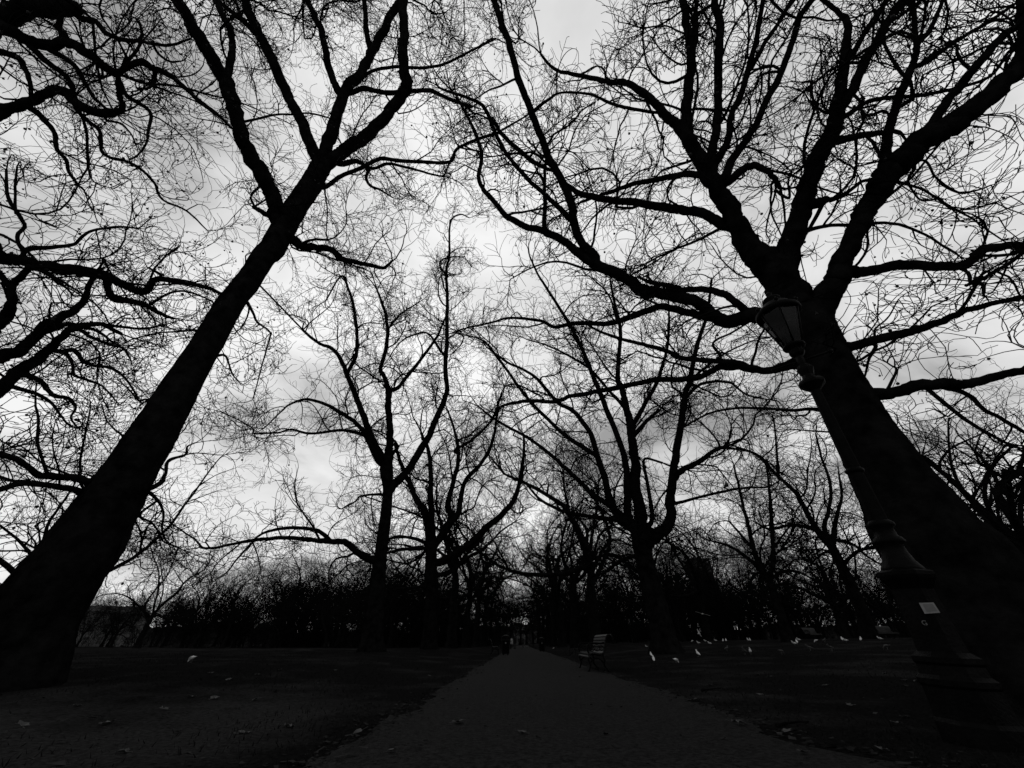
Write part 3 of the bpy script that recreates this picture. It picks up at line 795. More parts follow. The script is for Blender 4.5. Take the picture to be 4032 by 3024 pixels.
L2 = Tree('slender plane tree of the left row with one long low limb reaching left', -8.2, 27.0, 41)
L2.trunk('H 195,900,150 212,700,125 232,500,106 252,300,86 290,0,70 E 302,1500,66 295,1400,84 292,1310,76', n=20)
for sp, k in [
    ('E 305,1330,60 315,1200,50 315,1100,46 305,950,42 304,870,38 270,770,30 252,730,28 290,600,26 300,480,23 280,350,19 230,220,13', 1.15),
    ('E 306,880,34 370,850,26 450,750,23 530,650,20 620,520,16 680,380,10', 1.05),
    ('E 285,1330,56 220,1230,48 150,1060,44 100,920,38 40,780,32 0,680,28 D 2150,600,24 2060,560,20 1960,480,15', 1.05),
    ('E 40,760,28 95,640,24 100,480,22 75,300,20 40,200,16 0,130,13 D 2110,290,10', 1.1),
    ('E 240,1330,40 150,1150,32 80,1070,28 0,1020,25 D 2130,970,22 2000,930,18 1900,950,14 1830,1000,11 1740,1090,8', 0.9),
    ('E 265,1545,20 130,1555,13 90,1590,11 0,1640,8', 0.95),
    ('E 325,1500,60 400,1430,50 470,1330,46 560,1180,42 620,1050,38 665,940,34 685,860,32 675,700,29 685,500,26 685,300,22 680,100,18 700,0,15 B 705,1450,12 770,1390,10 830,1412,7', 1.1),
    ('E 685,120,18 650,90,13 640,40,12 690,10,10 800,5,7', 1.0),
    ('H 250,330,70 190,310,58 120,270,50 50,210,44 0,190,40 G 2100,190,34 1950,170,28 1800,168,25 1650,180,22 1500,210,19 1330,235,16 1270,182,13 1180,122,11 1090,60,9', 0.86),
    ('G 2150,195,32 2060,122,26 1900,100,22 1750,122,18 1660,165,12 1640,190,8', 1.0),
    ('G 1640,195,16 1530,310,11 1480,380,9 1400,440,6', 0.97),
    ('G 1640,200,12 1670,280,9 1690,380,6', 1.0),
    ('E 150,1160,24 0,1130,19 D 2020,1150,16 1890,1125,14 1800,1145,12 1650,1150,11 1640,1120,10 1580,1080,8 1430,1010,6', 0.9),
    ('E 330,1280,28 365,1240,22 345,1195,16', 1.0),
    ('D 1660,165,12 1600,80,10 1590,0,8', 1.0),
    ('E 300,480,16 380,380,12 500,300,8', 1.0),
    ('E 640,610,18 560,500,13 450,520,11 380,560,9 320,640,7', 1.0),
]:
    L2.limb(sp, k)
L2.finish(seeds=120, sc=1.75, rmin=0.0125, dens=0.93, droop=0.0, skip_r=0.25, thick=1.15)

L3 = Tree('stout plane tree, third in the left row, sending a thick limb over the path', -6.9, 37.5, 43)
L3.trunk('H 568,890,100 578,700,86 585,500,78 580,440,92 582,300,72 580,200,74', n=18)
for sp, k in [
    ('H 590,340,58 700,300,52 780,250,50 850,190,46 950,95,42 1060,0,38 E 1120,1580,32 1150,1480,28 1175,1350,24 1185,1250,19 1180,1150,13', 0.95),
    ('H 570,230,60 560,120,52 545,0,46 E 500,1600,40 430,1450,32 380,1330,26 350,1230,18', 1.05),
    ('H 590,230,52 590,100,44 580,0,40 E 582,1500,34 580,1400,30 560,1250,24 520,1150,17', 1.1),
    ('H 600,230,56 660,130,48 710,40,42 E 690,1600,36 730,1450,30 760,1300,25 740,1150,19 690,1000,12', 1.05),
    ('H 640,170,46 720,60,38 760,0,34 E 800,1470,29 900,1350,25 970,1230,22 1000,1100,18 1012,980,15 1040,880,10', 0.95),
    ('H 560,240,30 420,240,22 310,262,17 200,300,12', 0.92),
    ('H 560,210,28 450,165,21 330,170,16 230,200,10', 0.95),
    ('H 555,490,22 400,495,15 300,520,11 200,560,8', 0.92),
    ('H 610,420,34 700,395,27 770,340,25 830,290,22 930,230,17 1030,130,12 1130,60,8', 0.96),
    ('E 740,1260,20 860,1180,17 960,1080,13 1010,980,9', 1.0),
]:
    L3.limb(sp, k)
L3.finish(seeds=0, sc=2.2, rmin=0.0155, dens=0.85, skip_r=0.3, thick=1.3)

R2 = Tree('thick plane tree of the right row with a candelabra of limbs, beyond the near bench', 8.3, 25.0, 47)
R2.trunk('H 2105,900,185 2075,760,160 2040,620,142 2000,450,126 1960,300,116 1950,180,140 1950,100,150', n=22)
for sp, k in [
    ('H 1990,200,90 2060,140,84 2115,90,78 2135,0,66 E 2135,1540,60 2160,1350,54 2185,1200,48 F 10,920,40 50,800,34 100,560,28 150,400,22 190,150,14', 1.1),
    ('H 1945,110,90 1935,0,82 E 1910,1500,74 1900,1300,64 1880,1150,56 1850,1000,48 1820,880,40 1790,750,32 1810,500,24 1770,300,17 1740,150,10', 1.12),
    ('E 1895,1160,34 1990,1060,24 2065,995,16', 1.0),
    ('E 1885,1110,36 1960,970,29 2030,850,26 2100,650,21 2122,450,17 2120,300,11', 1.05),
    ('H 1910,130,60 1860,20,50 E 1850,1450,44 1830,1290,40 1780,1150,36 1710,970,33 1640,800,30 1560,600,26 1470,430,22 1370,270,18 1280,130,14 1220,0,11', 1.12),
    ('H 1890,110,60 1780,20,50 E 1700,1420,42 1610,1150,34 1500,1000,28 1400,950,24 1250,780,20 1080,690,16 940,590,11', 1.05),
    ('H 1880,90,46 1790,0,38 E 1600,1520,32 1480,1400,28 1380,1310,24 1230,1190,20 1000,1060,15 880,970,10', 0.95),
    ('E 1630,1280,34 1450,1160,27 1250,970,23 1130,820,20 1000,640,16 900,540,13 740,500,8', 1.0),
    ('H 1890,110,50 1800,55,38 1700,40,32 1500,10,24 E 1320,1600,18 1200,1480,12', 0.92),
    ('H 1920,290,36 1850,300,28 1780,340,25 1700,392,22 1620,415,18', 1.15),
    ('E 2150,1610,26 F 0,1592,21 200,1542,18 400,1502,15 540,1500,12 620,1460,8', 0.97),
    ('E 2160,1440,50 F 0,1385,40 110,1330,34 190,1270,28 255,1240,24', 0.97),
    ('F 250,1245,18 400,1260,14 520,1310,11 620,1440,8', 0.97),
    ('F 20,850,24 100,760,18 260,640,13 420,560,9', 1.05),
    ('E 1850,1000,24 1740,880,20 1620,740,17 1480,650,14 1340,580,11 1200,540,8', 1.0),
    ('F 0,950,26 120,830,20 300,820,16 420,900,12 600,940,8', 1.0),
    ('H 1950,140,40 2010,60,30 E 1990,1500,24 1960,1320,18 2080,1340,14', 1.0),
]:
    R2.limb(sp, k)
R2.finish(seeds=60, sc=1.75, rmin=0.0125, dens=0.93, skip_r=0.25, thick=1.15)

M1 = Tree('plane tree standing among the gulls on the right lawn, its trunk forked low', 21.5, 36.0, 53)
M1.trunk('I 685,825,78 655,720,62 615,600,56 575,480,52 540,420,52', n=16)
for sp, k in [
    ('I 545,430,46 500,350,38 455,220,32 430,100,27 400,0,22 F 360,1480,16 330,1350,11', 1.05),
    ('I 560,440,42 590,300,34 578,100,28 570,0,24 F 560,1500,18 540,1350,12', 1.05),
    ('I 545,420,30 420,300,23 300,220,17 190,190,11', 0.95),
    ('I 590,240,22 650,150,15 700,80,10', 1.0),
    ('I 470,260,22 380,150,16 300,60,11', 1.05),
    ('I 575,430,28 680,380,20 780,400,14 860,450,9', 1.0),
]:
    M1.limb(sp, k)
M1.finish(sc=2.0, rmin=0.0155, dens=0.85, thick=1.2, skip_r=0.3)

M2 = Tree('leaning plane tree on the right lawn just left of the lamp post', 29.5, 37.0, 59)
M2.trunk('I 1225,825,95 1180,690,80 1130,560,72 1080,450,68 1020,330,62 965,220,58', n=16)
for sp, k in [
    ('I 965,225,50 880,130,40 800,0,34 F 740,1540,28 620,1430,22 480,1290,16 330,1230,10', 1.0),
    ('I 960,210,42 920,90,34 945,0,28 F 960,1500,22 900,1300,16 860,1150,10', 1.05),
    ('I 975,200,42 985,80,34 1005,0,28 F 1030,1540,20 1010,1400,13', 1.05),
    ('I 1040,350,30 1120,265,24 1240,230,20 1330,250,14', 0.97),
    ('I 860,110,26 700,85,20 560,110,15 460,60,10', 0.97),
    ('I 960,250,22 890,280,16 830,340,11', 1.0),
    ('F 620,1430,20 610,1250,15 590,1050,10', 1.0),
    ('I 990,180,24 1100,210,18 1200,290,14 1290,345,9', 1.0),
]:
    M2.limb(sp, k)
M2.finish(sc=2.0, rmin=0.0155, dens=0.85, thick=1.2, skip_r=0.3)
# ------------------------------------------------------------------ trees grown whole: the farther avenue and the belts beyond
def proc_tree(seed, H, h0, r0, nl, sc, rmin, dens, lod, thick, spread=0.55, low=0.25):
    """one bare tree at the origin: (trunk mesh, crown mesh)"""
    rng = np.random.default_rng(seed)
    z = np.linspace(-0.4, h0, 14)
    P = np.column_stack([np.cumsum(rng.normal(size=14) * 0.05), np.cumsum(rng.normal(size=14) * 0.05), z]); P[:, :2] -= P[2, :2]
    R = r0 * (1 - 0.35 * np.clip(z / h0, 0, 1)) * (1 + 0.55 * np.exp(-np.maximum(z, 0) / 0.4))
    R[-1] *= 0.25; R[-2] *= 0.85
    tm = MB(); v, q = tube_one(P, R, 14, 1 + 0.06 * rng.normal(size=(14, 14))); tm.add(v, q)
    B = nl
    az = np.arange(B) / B * 2 * np.pi + rng.normal(size=B) * 0.35
    el = rng.uniform(0.75, 1.30, B); nlow = int(round(B * low)); el[:nlow] = rng.uniform(0.35, 0.65, nlow)
    d = np.stack([np.cos(az) * np.cos(el) * spread / 0.55, np.sin(az) * np.cos(el) * spread / 0.55, np.sin(el)], -1)
    zi = rng.uniform(0.68, 1.0, B) * h0
    p0 = np.stack([np.interp(zi, z, P[:, 0]), np.interp(zi, z, P[:, 1]), zi], -1)
    L = (H - h0) * rng.uniform(0.65, 1.05, B)
    p0[-1] = P[-3]; d[-1] = nrm(np.array([0.12, 0.1, 1.0]))          # the leader carries the trunk on
    lr = r0 * 0.42 * rng.uniform(0.7, 1.1, B); lr[-1] = r0 * 0.62
    LP, LR = grow(p0, d, L, lr, 16, rng, 0.13, 0.12, 0.008, 0.22)
    p, dd, t, r, par, Lp = spawn(LP, LR, 1.7, rng, 0.28, (28, 60), 0.15)
    L2_ = Lp * rng.uniform(0.22, 0.45, len(r)) * (1.1 - 0.4 * t)
    SP, SR = grow(p, dd, L2_, r * 0.62, 10, rng, 0.17, 0.15, 0.03, 0.35)
    limbs = [(a, b) for a, b in zip(LP, LR)] + [(a, b) for a, b in zip(SP, SR)]
    cm = MB()
    v, q = tubes_many(LP, LR, 7); cm.add(v, q)
    v, q = tubes_many(SP, SR, 5); cm.add(v, q)
    tw, _ = crown(limbs, seed + 5, sc=sc, rmin=rmin, dens=dens, lod=lod, thick=thick, skip_r=0.5)
    return tm.mesh('trunk'), cm.mesh('limbs'), tw.mesh('twigs')

def proto(seed, **kw):
    a, b, c = proc_tree(seed, **kw)
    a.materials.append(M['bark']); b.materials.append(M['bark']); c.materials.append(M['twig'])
    return a, b, c
AV = [proto(101, H=24, h0=7.0, r0=0.54, nl=6, sc=1.7, low=0.0, spread=0.75, rmin=0.0135, dens=0.38, lod=3, thick=1.2),
      proto(102, H=23, h0=6.2, r0=0.52, nl=6, sc=1.7, low=0.15, rmin=0.0135, dens=0.38, lod=3, thick=1.2, spread=0.7),
      proto(103, H=17, h0=4.0, r0=0.42, nl=7, sc=1.6, rmin=0.011, dens=0.38, lod=3, thick=1.0, spread=0.75)]
FAR = [proto(201, H=14, h0=3.6, r0=0.34, nl=6, sc=1.9, rmin=0.017, dens=0.40, low=0.1, lod=3, thick=1.4, spread=0.7),
       proto(202, H=13, h0=3.0, r0=0.30, nl=7, sc=1.9, rmin=0.017, dens=0.40, low=0.15, lod=3, thick=1.4, spread=0.8),
       proto(203, H=15, h0=4.2, r0=0.34, nl=6, sc=1.9, rmin=0.017, dens=0.40, low=0.0, lod=3, thick=1.4)]

def place_tree(pr, x, y, s, label, group=None, rz=None, tilt=0.0, name='plane_tree'):
    rr = random.Random(int(x * 31 + y * 977))
    root = tag(empty(name, (x, y, ground_z(x, y)), rr.uniform(0, 6.28) if rz is None else rz), label, 'tree', group)
    root.scale = (s, s, s * rr.uniform(0.94, 1.06))
    a = link('trunk', pr[0], None, root); b = link('limbs', pr[1], None, root); c = link('twigs', pr[2], None, root)
    c['kind'] = 'stuff'
    return root

ordn = ['fourth', 'fifth', 'sixth', 'seventh', 'eighth', 'ninth']
for i, (x, y, k, s) in enumerate([(-6.5, 49, 0, 1.05), (-6.3, 62, 1, 1.05), (-6.0, 76, 0, 1.05), (-5.6, 92, 1, 1.0), (-5.2, 110, 0, 1.0), (-4.6, 130, 1, 1.0)]):
    place_tree(AV[k], x, y, s, 'dark plane tree, %s in the left row along the path' % ordn[i], 'avenue trees')
ordr = ['third', 'fourth', 'fifth', 'sixth', 'seventh', 'eighth', 'ninth']
for i, (x, y, k, s) in enumerate([(7.5, 40.5, 1, 1.08), (7.3, 52, 0, 1.08), (7.2, 65, 1, 1.08), (7.3, 79, 0, 1.05), (7.6, 94, 1, 1.0), (8.0, 112, 0, 1.0), (8.4, 132, 1, 1.0)]):
    place_tree(AV[k], x, y, s, 'dark plane tree, %s in the right row along the path' % ordr[i], 'avenue trees')

for x, y, k, s, lab in [
    (-17.5, 15.6, 2, 0.62, 'low spreading tree with drooping twigs half hidden behind the big left trunk'),
    (24.5, 18.8, 2, 0.95, 'sinuous bare tree at the right edge behind the massive lamp-side tree'),
    (41.0, 31.0, 0, 0.8, 'bare tree deepest behind the massive trunk at the right edge'),
    (15.5, 48.0, 2, 0.95, 'bare tree on the lawn just right of the thick candelabra tree'),
    (24.0, 55.0, 1, 0.85, 'bare tree behind the forked tree among the gulls'),
    (37.0, 50.0, 2, 1.0, 'bare tree behind the two distant benches on the right'),
    (47.0, 46.0, 1, 0.9, 'bare tree right of the distant benches beside the lamp pedestal'),
    (-15.5, 58.0, 2, 0.8, 'young bare tree on the lawn between the left row and the far belt'),
    (-27.0, 66.0, 2, 0.72, 'small bare tree standing forward of the far belt at left'),
    (-46.0, 56.0, 1, 0.62, 'leaning dark tree on the far left lawn before the pale house')]:
    place_tree(AV[k], x, y, s, lab)

rb = random.Random(8)
nb = 0
def belt(x0, x1, y0, y1, n, smin, smax, label, group):
    for i in range(n):
        x = x0 + (x1 - x0) * (i + rb.uniform(0.1, 0.9)) / n
        y = rb.uniform(y0, y1)
        place_tree(FAR[rb.randrange(3)], x, y, rb.uniform(smin, smax), label, group, name='bare_tree')
belt(-125, -62, 84, 105, 13, 0.60, 0.95, 'bare tree in the far belt at left in front of the pale house', 'far left trees')
belt(-62, -11, 84, 100, 16, 0.85, 1.45, 'bare tree in the dark far belt left of the avenue', 'dark belt left of the avenue')
belt(-130, -58, 92, 118, 16, 0.7, 1.0, 'bare tree crowding the far left belt beside the pale house', 'far left trees')
belt(-60, -10, 100, 118, 22, 0.95, 1.45, 'bare tree deep in the dark belt left of the avenue', 'dark belt left of the avenue')
belt(11, 60, 92, 112, 20, 0.85, 1.25, 'bare tree deep in the belt right of the avenue', 'far belt right of the avenue')
belt(48, 135, 95, 118, 20, 0.85, 1.25, 'bare tree deep in the belt behind the distant benches', 'far belt at right')
for i in range(56):
    t = math.radians(-58 + 116 * (i + rb.uniform(0.2, 0.8)) / 56)
    rr_ = rb.uniform(240, 262)
    o = place_tree(FAR[rb.randrange(3)], rr_ * math.sin(t), rr_ * math.cos(t), rb.uniform(0.9, 1.3), 'tiny bare tree on the added dark bank behind the far belts', 'trees on the added dark bank', name='bare_tree')
    o.location.z = RISE(t) * np.interp(rr_, [225, 240, 258, 280], [-1, 0.45, 0.85, 1.0]) - 0.4
belt(-150, -12, 112, 150, 26, 0.8, 1.25, 'bare tree in the rear rank of the far left belt', 'rear rank at left')
belt(12, 62, 68, 92, 15, 0.8, 1.45, 'bare tree in the far belt right of the avenue', 'far belt right of the avenue')
belt(40, 130, 60, 100, 18, 0.8, 1.4, 'bare tree in the far belt behind the distant benches', 'far belt at right')
belt(12, 150, 105, 150, 26, 1.0, 1.3, 'bare tree in the rear rank of the far right belt', 'rear rank at right')
belt(-40, -7, 150, 190, 10, 1.1, 1.4, 'bare tree closing the view left of the path end', 'trees at the end of the avenue')
belt(-8, 9, 158, 195, 7, 1.2, 1.5, 'bare tree closing the avenue straight ahead beyond the path end', 'trees at the end of the avenue')
belt(8, 45, 150, 190, 11, 1.1, 1.4, 'bare tree closing the view right of the path end', 'trees at the end of the avenue')

# the tangled brushwood under the far trees: nobody could count its stems
def brush():
    rng = np.random.default_rng(99)
    zones = [(-62, -9, 96, 122, 520, 0.8), (-130, -62, 100, 125, 120, 0.6), (9.5, 50, 88, 110, 420, 0.9), (50, 135, 80, 110, 420, 0.9), (-45, -2.5, 140, 175, 160, 1.3), (6, 60, 140, 175, 180, 1.3)]
    p0, hh = [], []
    for x0, x1, y0, y1, n, s in zones:
        x = rng.uniform(x0, x1, n); y = rng.uniform(y0, y1, n)
        p0.append(np.stack([x, y, terrain(x, y) - 0.1], -1)); hh.append(rng.gamma(4.0, 1.0, n) * s + 1.2)
    p0 = np.vstack(p0); hh = np.concatenate(hh); n = len(p0)
    d = nrm(rng.normal(size=(n, 3)) * [0.25, 0.25, 0] + UP)
    P, R = grow(p0, d, hh, hh * 0.014, 7, rng, 0.12, 0.1, 0.05, 0.4, 0.03)
    mb = MB(); v, q = tubes_many(P, R, 3); mb.add(v, q)
    p, d, t, r, par, Lp = spawn(P, R, 0.72, rng, 0.03, (35, 85), 0.25)
    L = rng.uniform(0.8, 2.4, len(r)) * (1.15 - 0.5 * t)
    P, R = grow(p, d, L, np.full(len(r), 0.045), 4, rng, 0.25, 0.1, 0.05, 0.6, 0.03)
    v, q = tubes_many(P, R, 3); mb.add(v, q)
    o = mb.build('distant_brushwood', M['twig'])
    tag(o, 'dark tangled brushwood massed under the far trees', 'brushwood', None, 'stuff')
brush()

# ------------------------------------------------------------------ far buildings
def building(name, label, x, y, w, d, h, rows, cols, rz=0.0, roof=1.5, wallm='stone', ww=1.1, wh=1.7, z0=None):
    root = tag(empty(name, (x, y, ground_z(x, y) - 0.2), rz), label, 'building')
    mb = MB(); mb.box((0, 0, h / 2), (w, d, h)); mb.build('wall', M[wallm], root, smooth=False)
    mb = MB(); mb.box((0, 0, h + 0.2), (w + 0.8, d + 0.8, 0.4)); mb.build('cornice', M[wallm], root, smooth=False)
    if roof:
        mb = MB(); mb.box((0, 0, h + 0.4 + roof / 2), (w, d, roof), taper=0.8); mb.build('roof', M['roof'], root, smooth=False)
    fm = MB(); fm.box((0, 0, 0), (ww + 0.3, 0.16, wh + 0.3)); fme = fm.mesh('window_frame', False); fme.materials.append(M[wallm])
    pm = MB()
    for sx in (-1, 1):
        for sz in (-1, 1): pm.box((sx * ww / 4, -0.09, sz * wh / 4), (ww / 2 - 0.08, 0.06, wh / 2 - 0.08))
    pme = pm.mesh('pane', False); pme.materials.append(M['win'])
    for i in range(rows):
        for j in range(cols):
            f = link('window', fme, None, root, loc=((j + 0.5) / cols * w - w / 2, -d / 2 - 0.05, (i + 0.55) / rows * h))
            link('pane', pme, None, f)
    return root
building('pale_house', 'pale stone house with rows of windows behind the far left trees', -112, 124, 14, 10, 8.0, 3, 5, rz=0.6, roof=1.0)
building('long_house', 'long pale house with flat cornice beyond the far left edge', -172, 118, 40, 16, 15, 4, 10, rz=0.75)
building('white_front', 'narrow white house front closing the end of the path', 3.4, 215, 5.5, 8, 6.5, 2, 3, roof=0.8)
building('low_pavilion', 'low pale pavilion glimpsed between the right avenue trunks', 22, 205, 26, 8, 3.6, 1, 12, roof=0.6)
building('tower_block', 'dark square tower rising above the far trees at right', 93, 205, 9, 9, 33, 9, 3, roof=0, wallm='roof')

# ------------------------------------------------------------------ lamp post
def glass():
    m = bpy.data.materials.new('lantern_glass'); m.use_nodes = True
    t = m.node_tree; t.nodes.clear()
    o = N(t, 'ShaderNodeOutputMaterial'); mixn = N(t, 'ShaderNodeMixShader'); tr = N(t, 'ShaderNodeBsdfTransparent'); gl = N(t, 'ShaderNodeBsdfGlossy')
    tr.inputs[0].default_value = (0.6, 0.6, 0.6, 1); gl.inputs['Color'].default_value = (0.22, 0.22, 0.22, 1); gl.inputs['Roughness'].default_value = 0.06
    fr = N(t, 'ShaderNodeFresnel'); fr.inputs[0].default_value = 1.5
    lk(t, fr.outputs[0], mixn.inputs[0]); lk(t, tr.outputs[0], mixn.inputs[1]); lk(t, gl.outputs[0], mixn.inputs[2]); lk(t, mixn.outputs[0], o.inputs[0])
    return m
M['glass'] = glass()
def lamp():
    b = np.array([3.95, 4.25, 0.03]); tpt = np.array([4.1, 4.1, 5.05])
    a = Vector(tpt - b).normalized()
    qd = a.to_track_quat('Z', 'Y')
    root = empty('lamp_post', tuple(b)); root.rotation_mode = 'QUATERNION'
    yaw = math.atan2(-b[1], -b[0])                          # local -x axis turned to the viewer side
    from mathutils import Quaternion
    root.rotation_quaternion = Quaternion((0, 0, 1), 0) @ Vector((0, 0, 1)).rotation_difference(a) @ Quaternion((0, 0, 1), yaw)
    tag(root, 'tall black iron lamp post with a tapering glass lantern in front of the right trunk', 'lamp post')
    I = M['iron']
    mb = MB(); mb.lathe([(0.29, -0.15), (0.29, 0.10), (0.275, 0.13), (0.265, 0.34), (0.28, 0.36), (0.28, 0.40), (0.245, 0.43), (0.235, 0.50), (0.25, 0.52), (0.25, 0.56), (0.19, 0.60)], 8, ph=math.pi / 8); mb.build('plinth', I, root, smooth=False)
    mb = MB(); mb.lathe([(0.185, 0.58), (0.178, 0.70), (0.168, 1.10), (0.185, 1.13), (0.225, 1.19), (0.235, 1.22), (0.235, 1.25), (0.17, 1.28)], 8, ph=math.pi / 8); mb.build('pedestal', I, root, smooth=False)
    mb = MB(); mb.lathe([(0.18, 1.26), (0.165, 1.30), (0.13, 1.36), (0.108, 1.44), (0.098, 1.51), (0.13, 1.53), (0.135, 1.55), (0.12, 1.58), (0.095, 1.60), (0.088, 1.68), (0.118, 1.70), (0.118, 1.73), (0.09, 1.76)], 24); mb.build('bell', I, root)
    mb = MB()
    n = 20; prof = [(0.082, 1.75), (0.076, 2.0), (0.07, 2.30), (0.066, 2.7), (0.06, 3.2), (0.056, 3.46)]
    v = []; 
    for r, z in prof:
        for j in range(n * 2):
            rr = r * (1.0 if j % 2 == 0 else 0.86); t = j / (2 * n) * 2 * math.pi; v.append((rr * math.cos(t), rr * math.sin(t), z))
    k = 2 * n
    mb.add(v, [[i * k + j, i * k + (j + 1) % k, (i + 1) * k + (j + 1) % k, (i + 1) * k + j] for i in range(len(prof) - 1) for j in range(k)]); mb.build('column', I, root)
    mb = MB(); mb.lathe([(0.066, 2.29), (0.088, 2.31), (0.09, 2.335), (0.066, 2.36)], 24); mb.build('ring', I, root)
    mb = MB(); mb.lathe([(0.06, 3.44), (0.10, 3.48), (0.15, 3.53), (0.155, 3.56), (0.13, 3.60), (0.085, 3.63), (0.07, 3.68), (0.09, 3.74), (0.10, 3.78), (0.085, 3.82), (0.055, 3.86), (0.05, 4.0), (0.085, 4.04), (0.10, 4.08), (0.075, 4.13), (0.11, 4.17)], 8, ph=math.pi / 8); mb.build('collar', I, root, smooth=False)
    mb = MB(); mb.tube([(0, -0.33, 3.93), (0, -0.1, 3.93), (0, 0.1, 3.93), (0, 0.33, 3.93)], 0.017, 8)
    for s in (-1, 1): mb.lathe([(0.004, -0.03), (0.026, -0.018), (0.03, 0.0), (0.026, 0.018), (0.004, 0.03)], 10, c=(0, s * 0.34, 3.93))
    mb.build('ladder_bar', I, root)
    lan = empty('lantern', (0, 0, 0)); lan.parent = root
    mb = MB(); mb.lathe([(0.10, 4.15), (0.14, 4.17), (0.14, 4.20), (0.115, 4.21)], 12); mb.build('gallery', I, lan)
    n = 6; rb_, rt, zb, zt2 = 0.125, 0.27, 4.20, 4.80
    for j in range(n):
        t = j / n * 2 * math.pi + 0.2; t2 = (j + 1) / n * 2 * math.pi + 0.2
        mb = MB(); mb.tube([(rb_ * math.cos(t), rb_ * math.sin(t), zb), (rt * math.cos(t), rt * math.sin(t), zt2)], 0.011, 6); mb.build('glazing_bar', I, lan)
        mb = MB()
        def pp(tt, r, z, o): return (r * math.cos(tt) * o, r * math.sin(tt) * o, z)
        mb.add([pp(t, rb_, zb, .985), pp(t2, rb_, zb, .985), pp(t2, rt, zt2, .985), pp(t, rt, zt2, .985)], [[0, 1, 2, 3]])
        mb.build('pane', M['glass'], lan, smooth=False)
    mb = MB(); mb.lathe([(0.26, 4.78), (0.295, 4.79), (0.30, 4.82), (0.30, 4.85), (0.27, 4.87), (0.25, 4.90), (0.20, 4.97), (0.11, 5.03), (0.10, 5.08), (0.13, 5.10), (0.12, 5.13), (0.05, 5.17), (0.03, 5.22), (0.045, 5.25), (0.01, 5.30)], 24); mb.build('roof', I, lan)
    for j in range(6):
        t = j / 6 * 2 * math.pi + 0.2
        mb = MB(); mb.lathe([(0.004, -0.03), (0.028, -0.012), (0.03, 0.012), (0.004, 0.045)], 8, c=(0.285 * math.cos(t), 0.285 * math.sin(t), 4.90)); mb.build('knob', I, lan)
    mb = MB(); mb.lathe([(0.02, 4.2), (0.025, 4.3), (0.02, 4.42), (0.045, 4.44), (0.05, 4.5), (0.03, 4.58), (0.008, 4.62)], 12); mb.build('burner', I, lan)
    mb = MB(); mb.lathe([(0.24, 4.79), (0.20, 4.77), (0.05, 4.74)], 16); mb.build('reflector', M['iron'], lan)
    # notice stuck on the pedestal face towards the path, and a painted mark
    fa = 0.30
    def on_face(u, dz, off=0.181):
        return (math.cos(fa) * off - math.sin(fa) * u, math.sin(fa) * off + math.cos(fa) * u, dz)
    def sheet(u0, u1, z0, z1, off, curl=0.0):
        mb = MB()
        P = [on_face(u0, z0, off), on_face(u1, z0 + 0.01, off), on_face(u1 - 0.012, z1 + 0.004, off + curl), on_face(u0 - 0.004, z1, off)]
        Q = [on_face(u0, z0, off - .002), on_face(u1, z0 + 0.01, off - .002), on_face(u1 - 0.012, z1 + 0.004, off + curl - .002), on_face(u0 - 0.004, z1, off - .002)]
        mb.add(P + Q, [[0, 1, 2, 3], [7, 6, 5, 4], [0, 4, 5, 1], [1, 5, 6, 2], [2, 6, 7, 3], [3, 7, 4, 0]])
        return mb
    notice = sheet(-0.054, 0.058, 0.89, 0.978, 0.190, 0.006).build('paper_notice', M['paper'], root, smooth=False)
    sheet(-0.034, 0.044, 0.905, 0.968, 0.193, 0.004).build('print', M['ink'], notice, smooth=False)
    cu = bpy.data.curves.new('letter', 'FONT'); cu.body = 'G'; cu.size = 0.055; cu.extrude = 0.002
    lo = bpy.data.objects.new('letter', cu); COL.objects.link(lo)
    dg = bpy.context.evaluated_depsgraph_get(); me = bpy.data.meshes.new_from_object(lo.evaluated_get(dg)); bpy.data.objects.remove(lo)
    l = link('letter', me, M['paint'], root, loc=on_face(-0.105, 0.80, 0.178), rot=(math.pi / 2, 0, fa + math.pi / 2))
    return root
lamp()

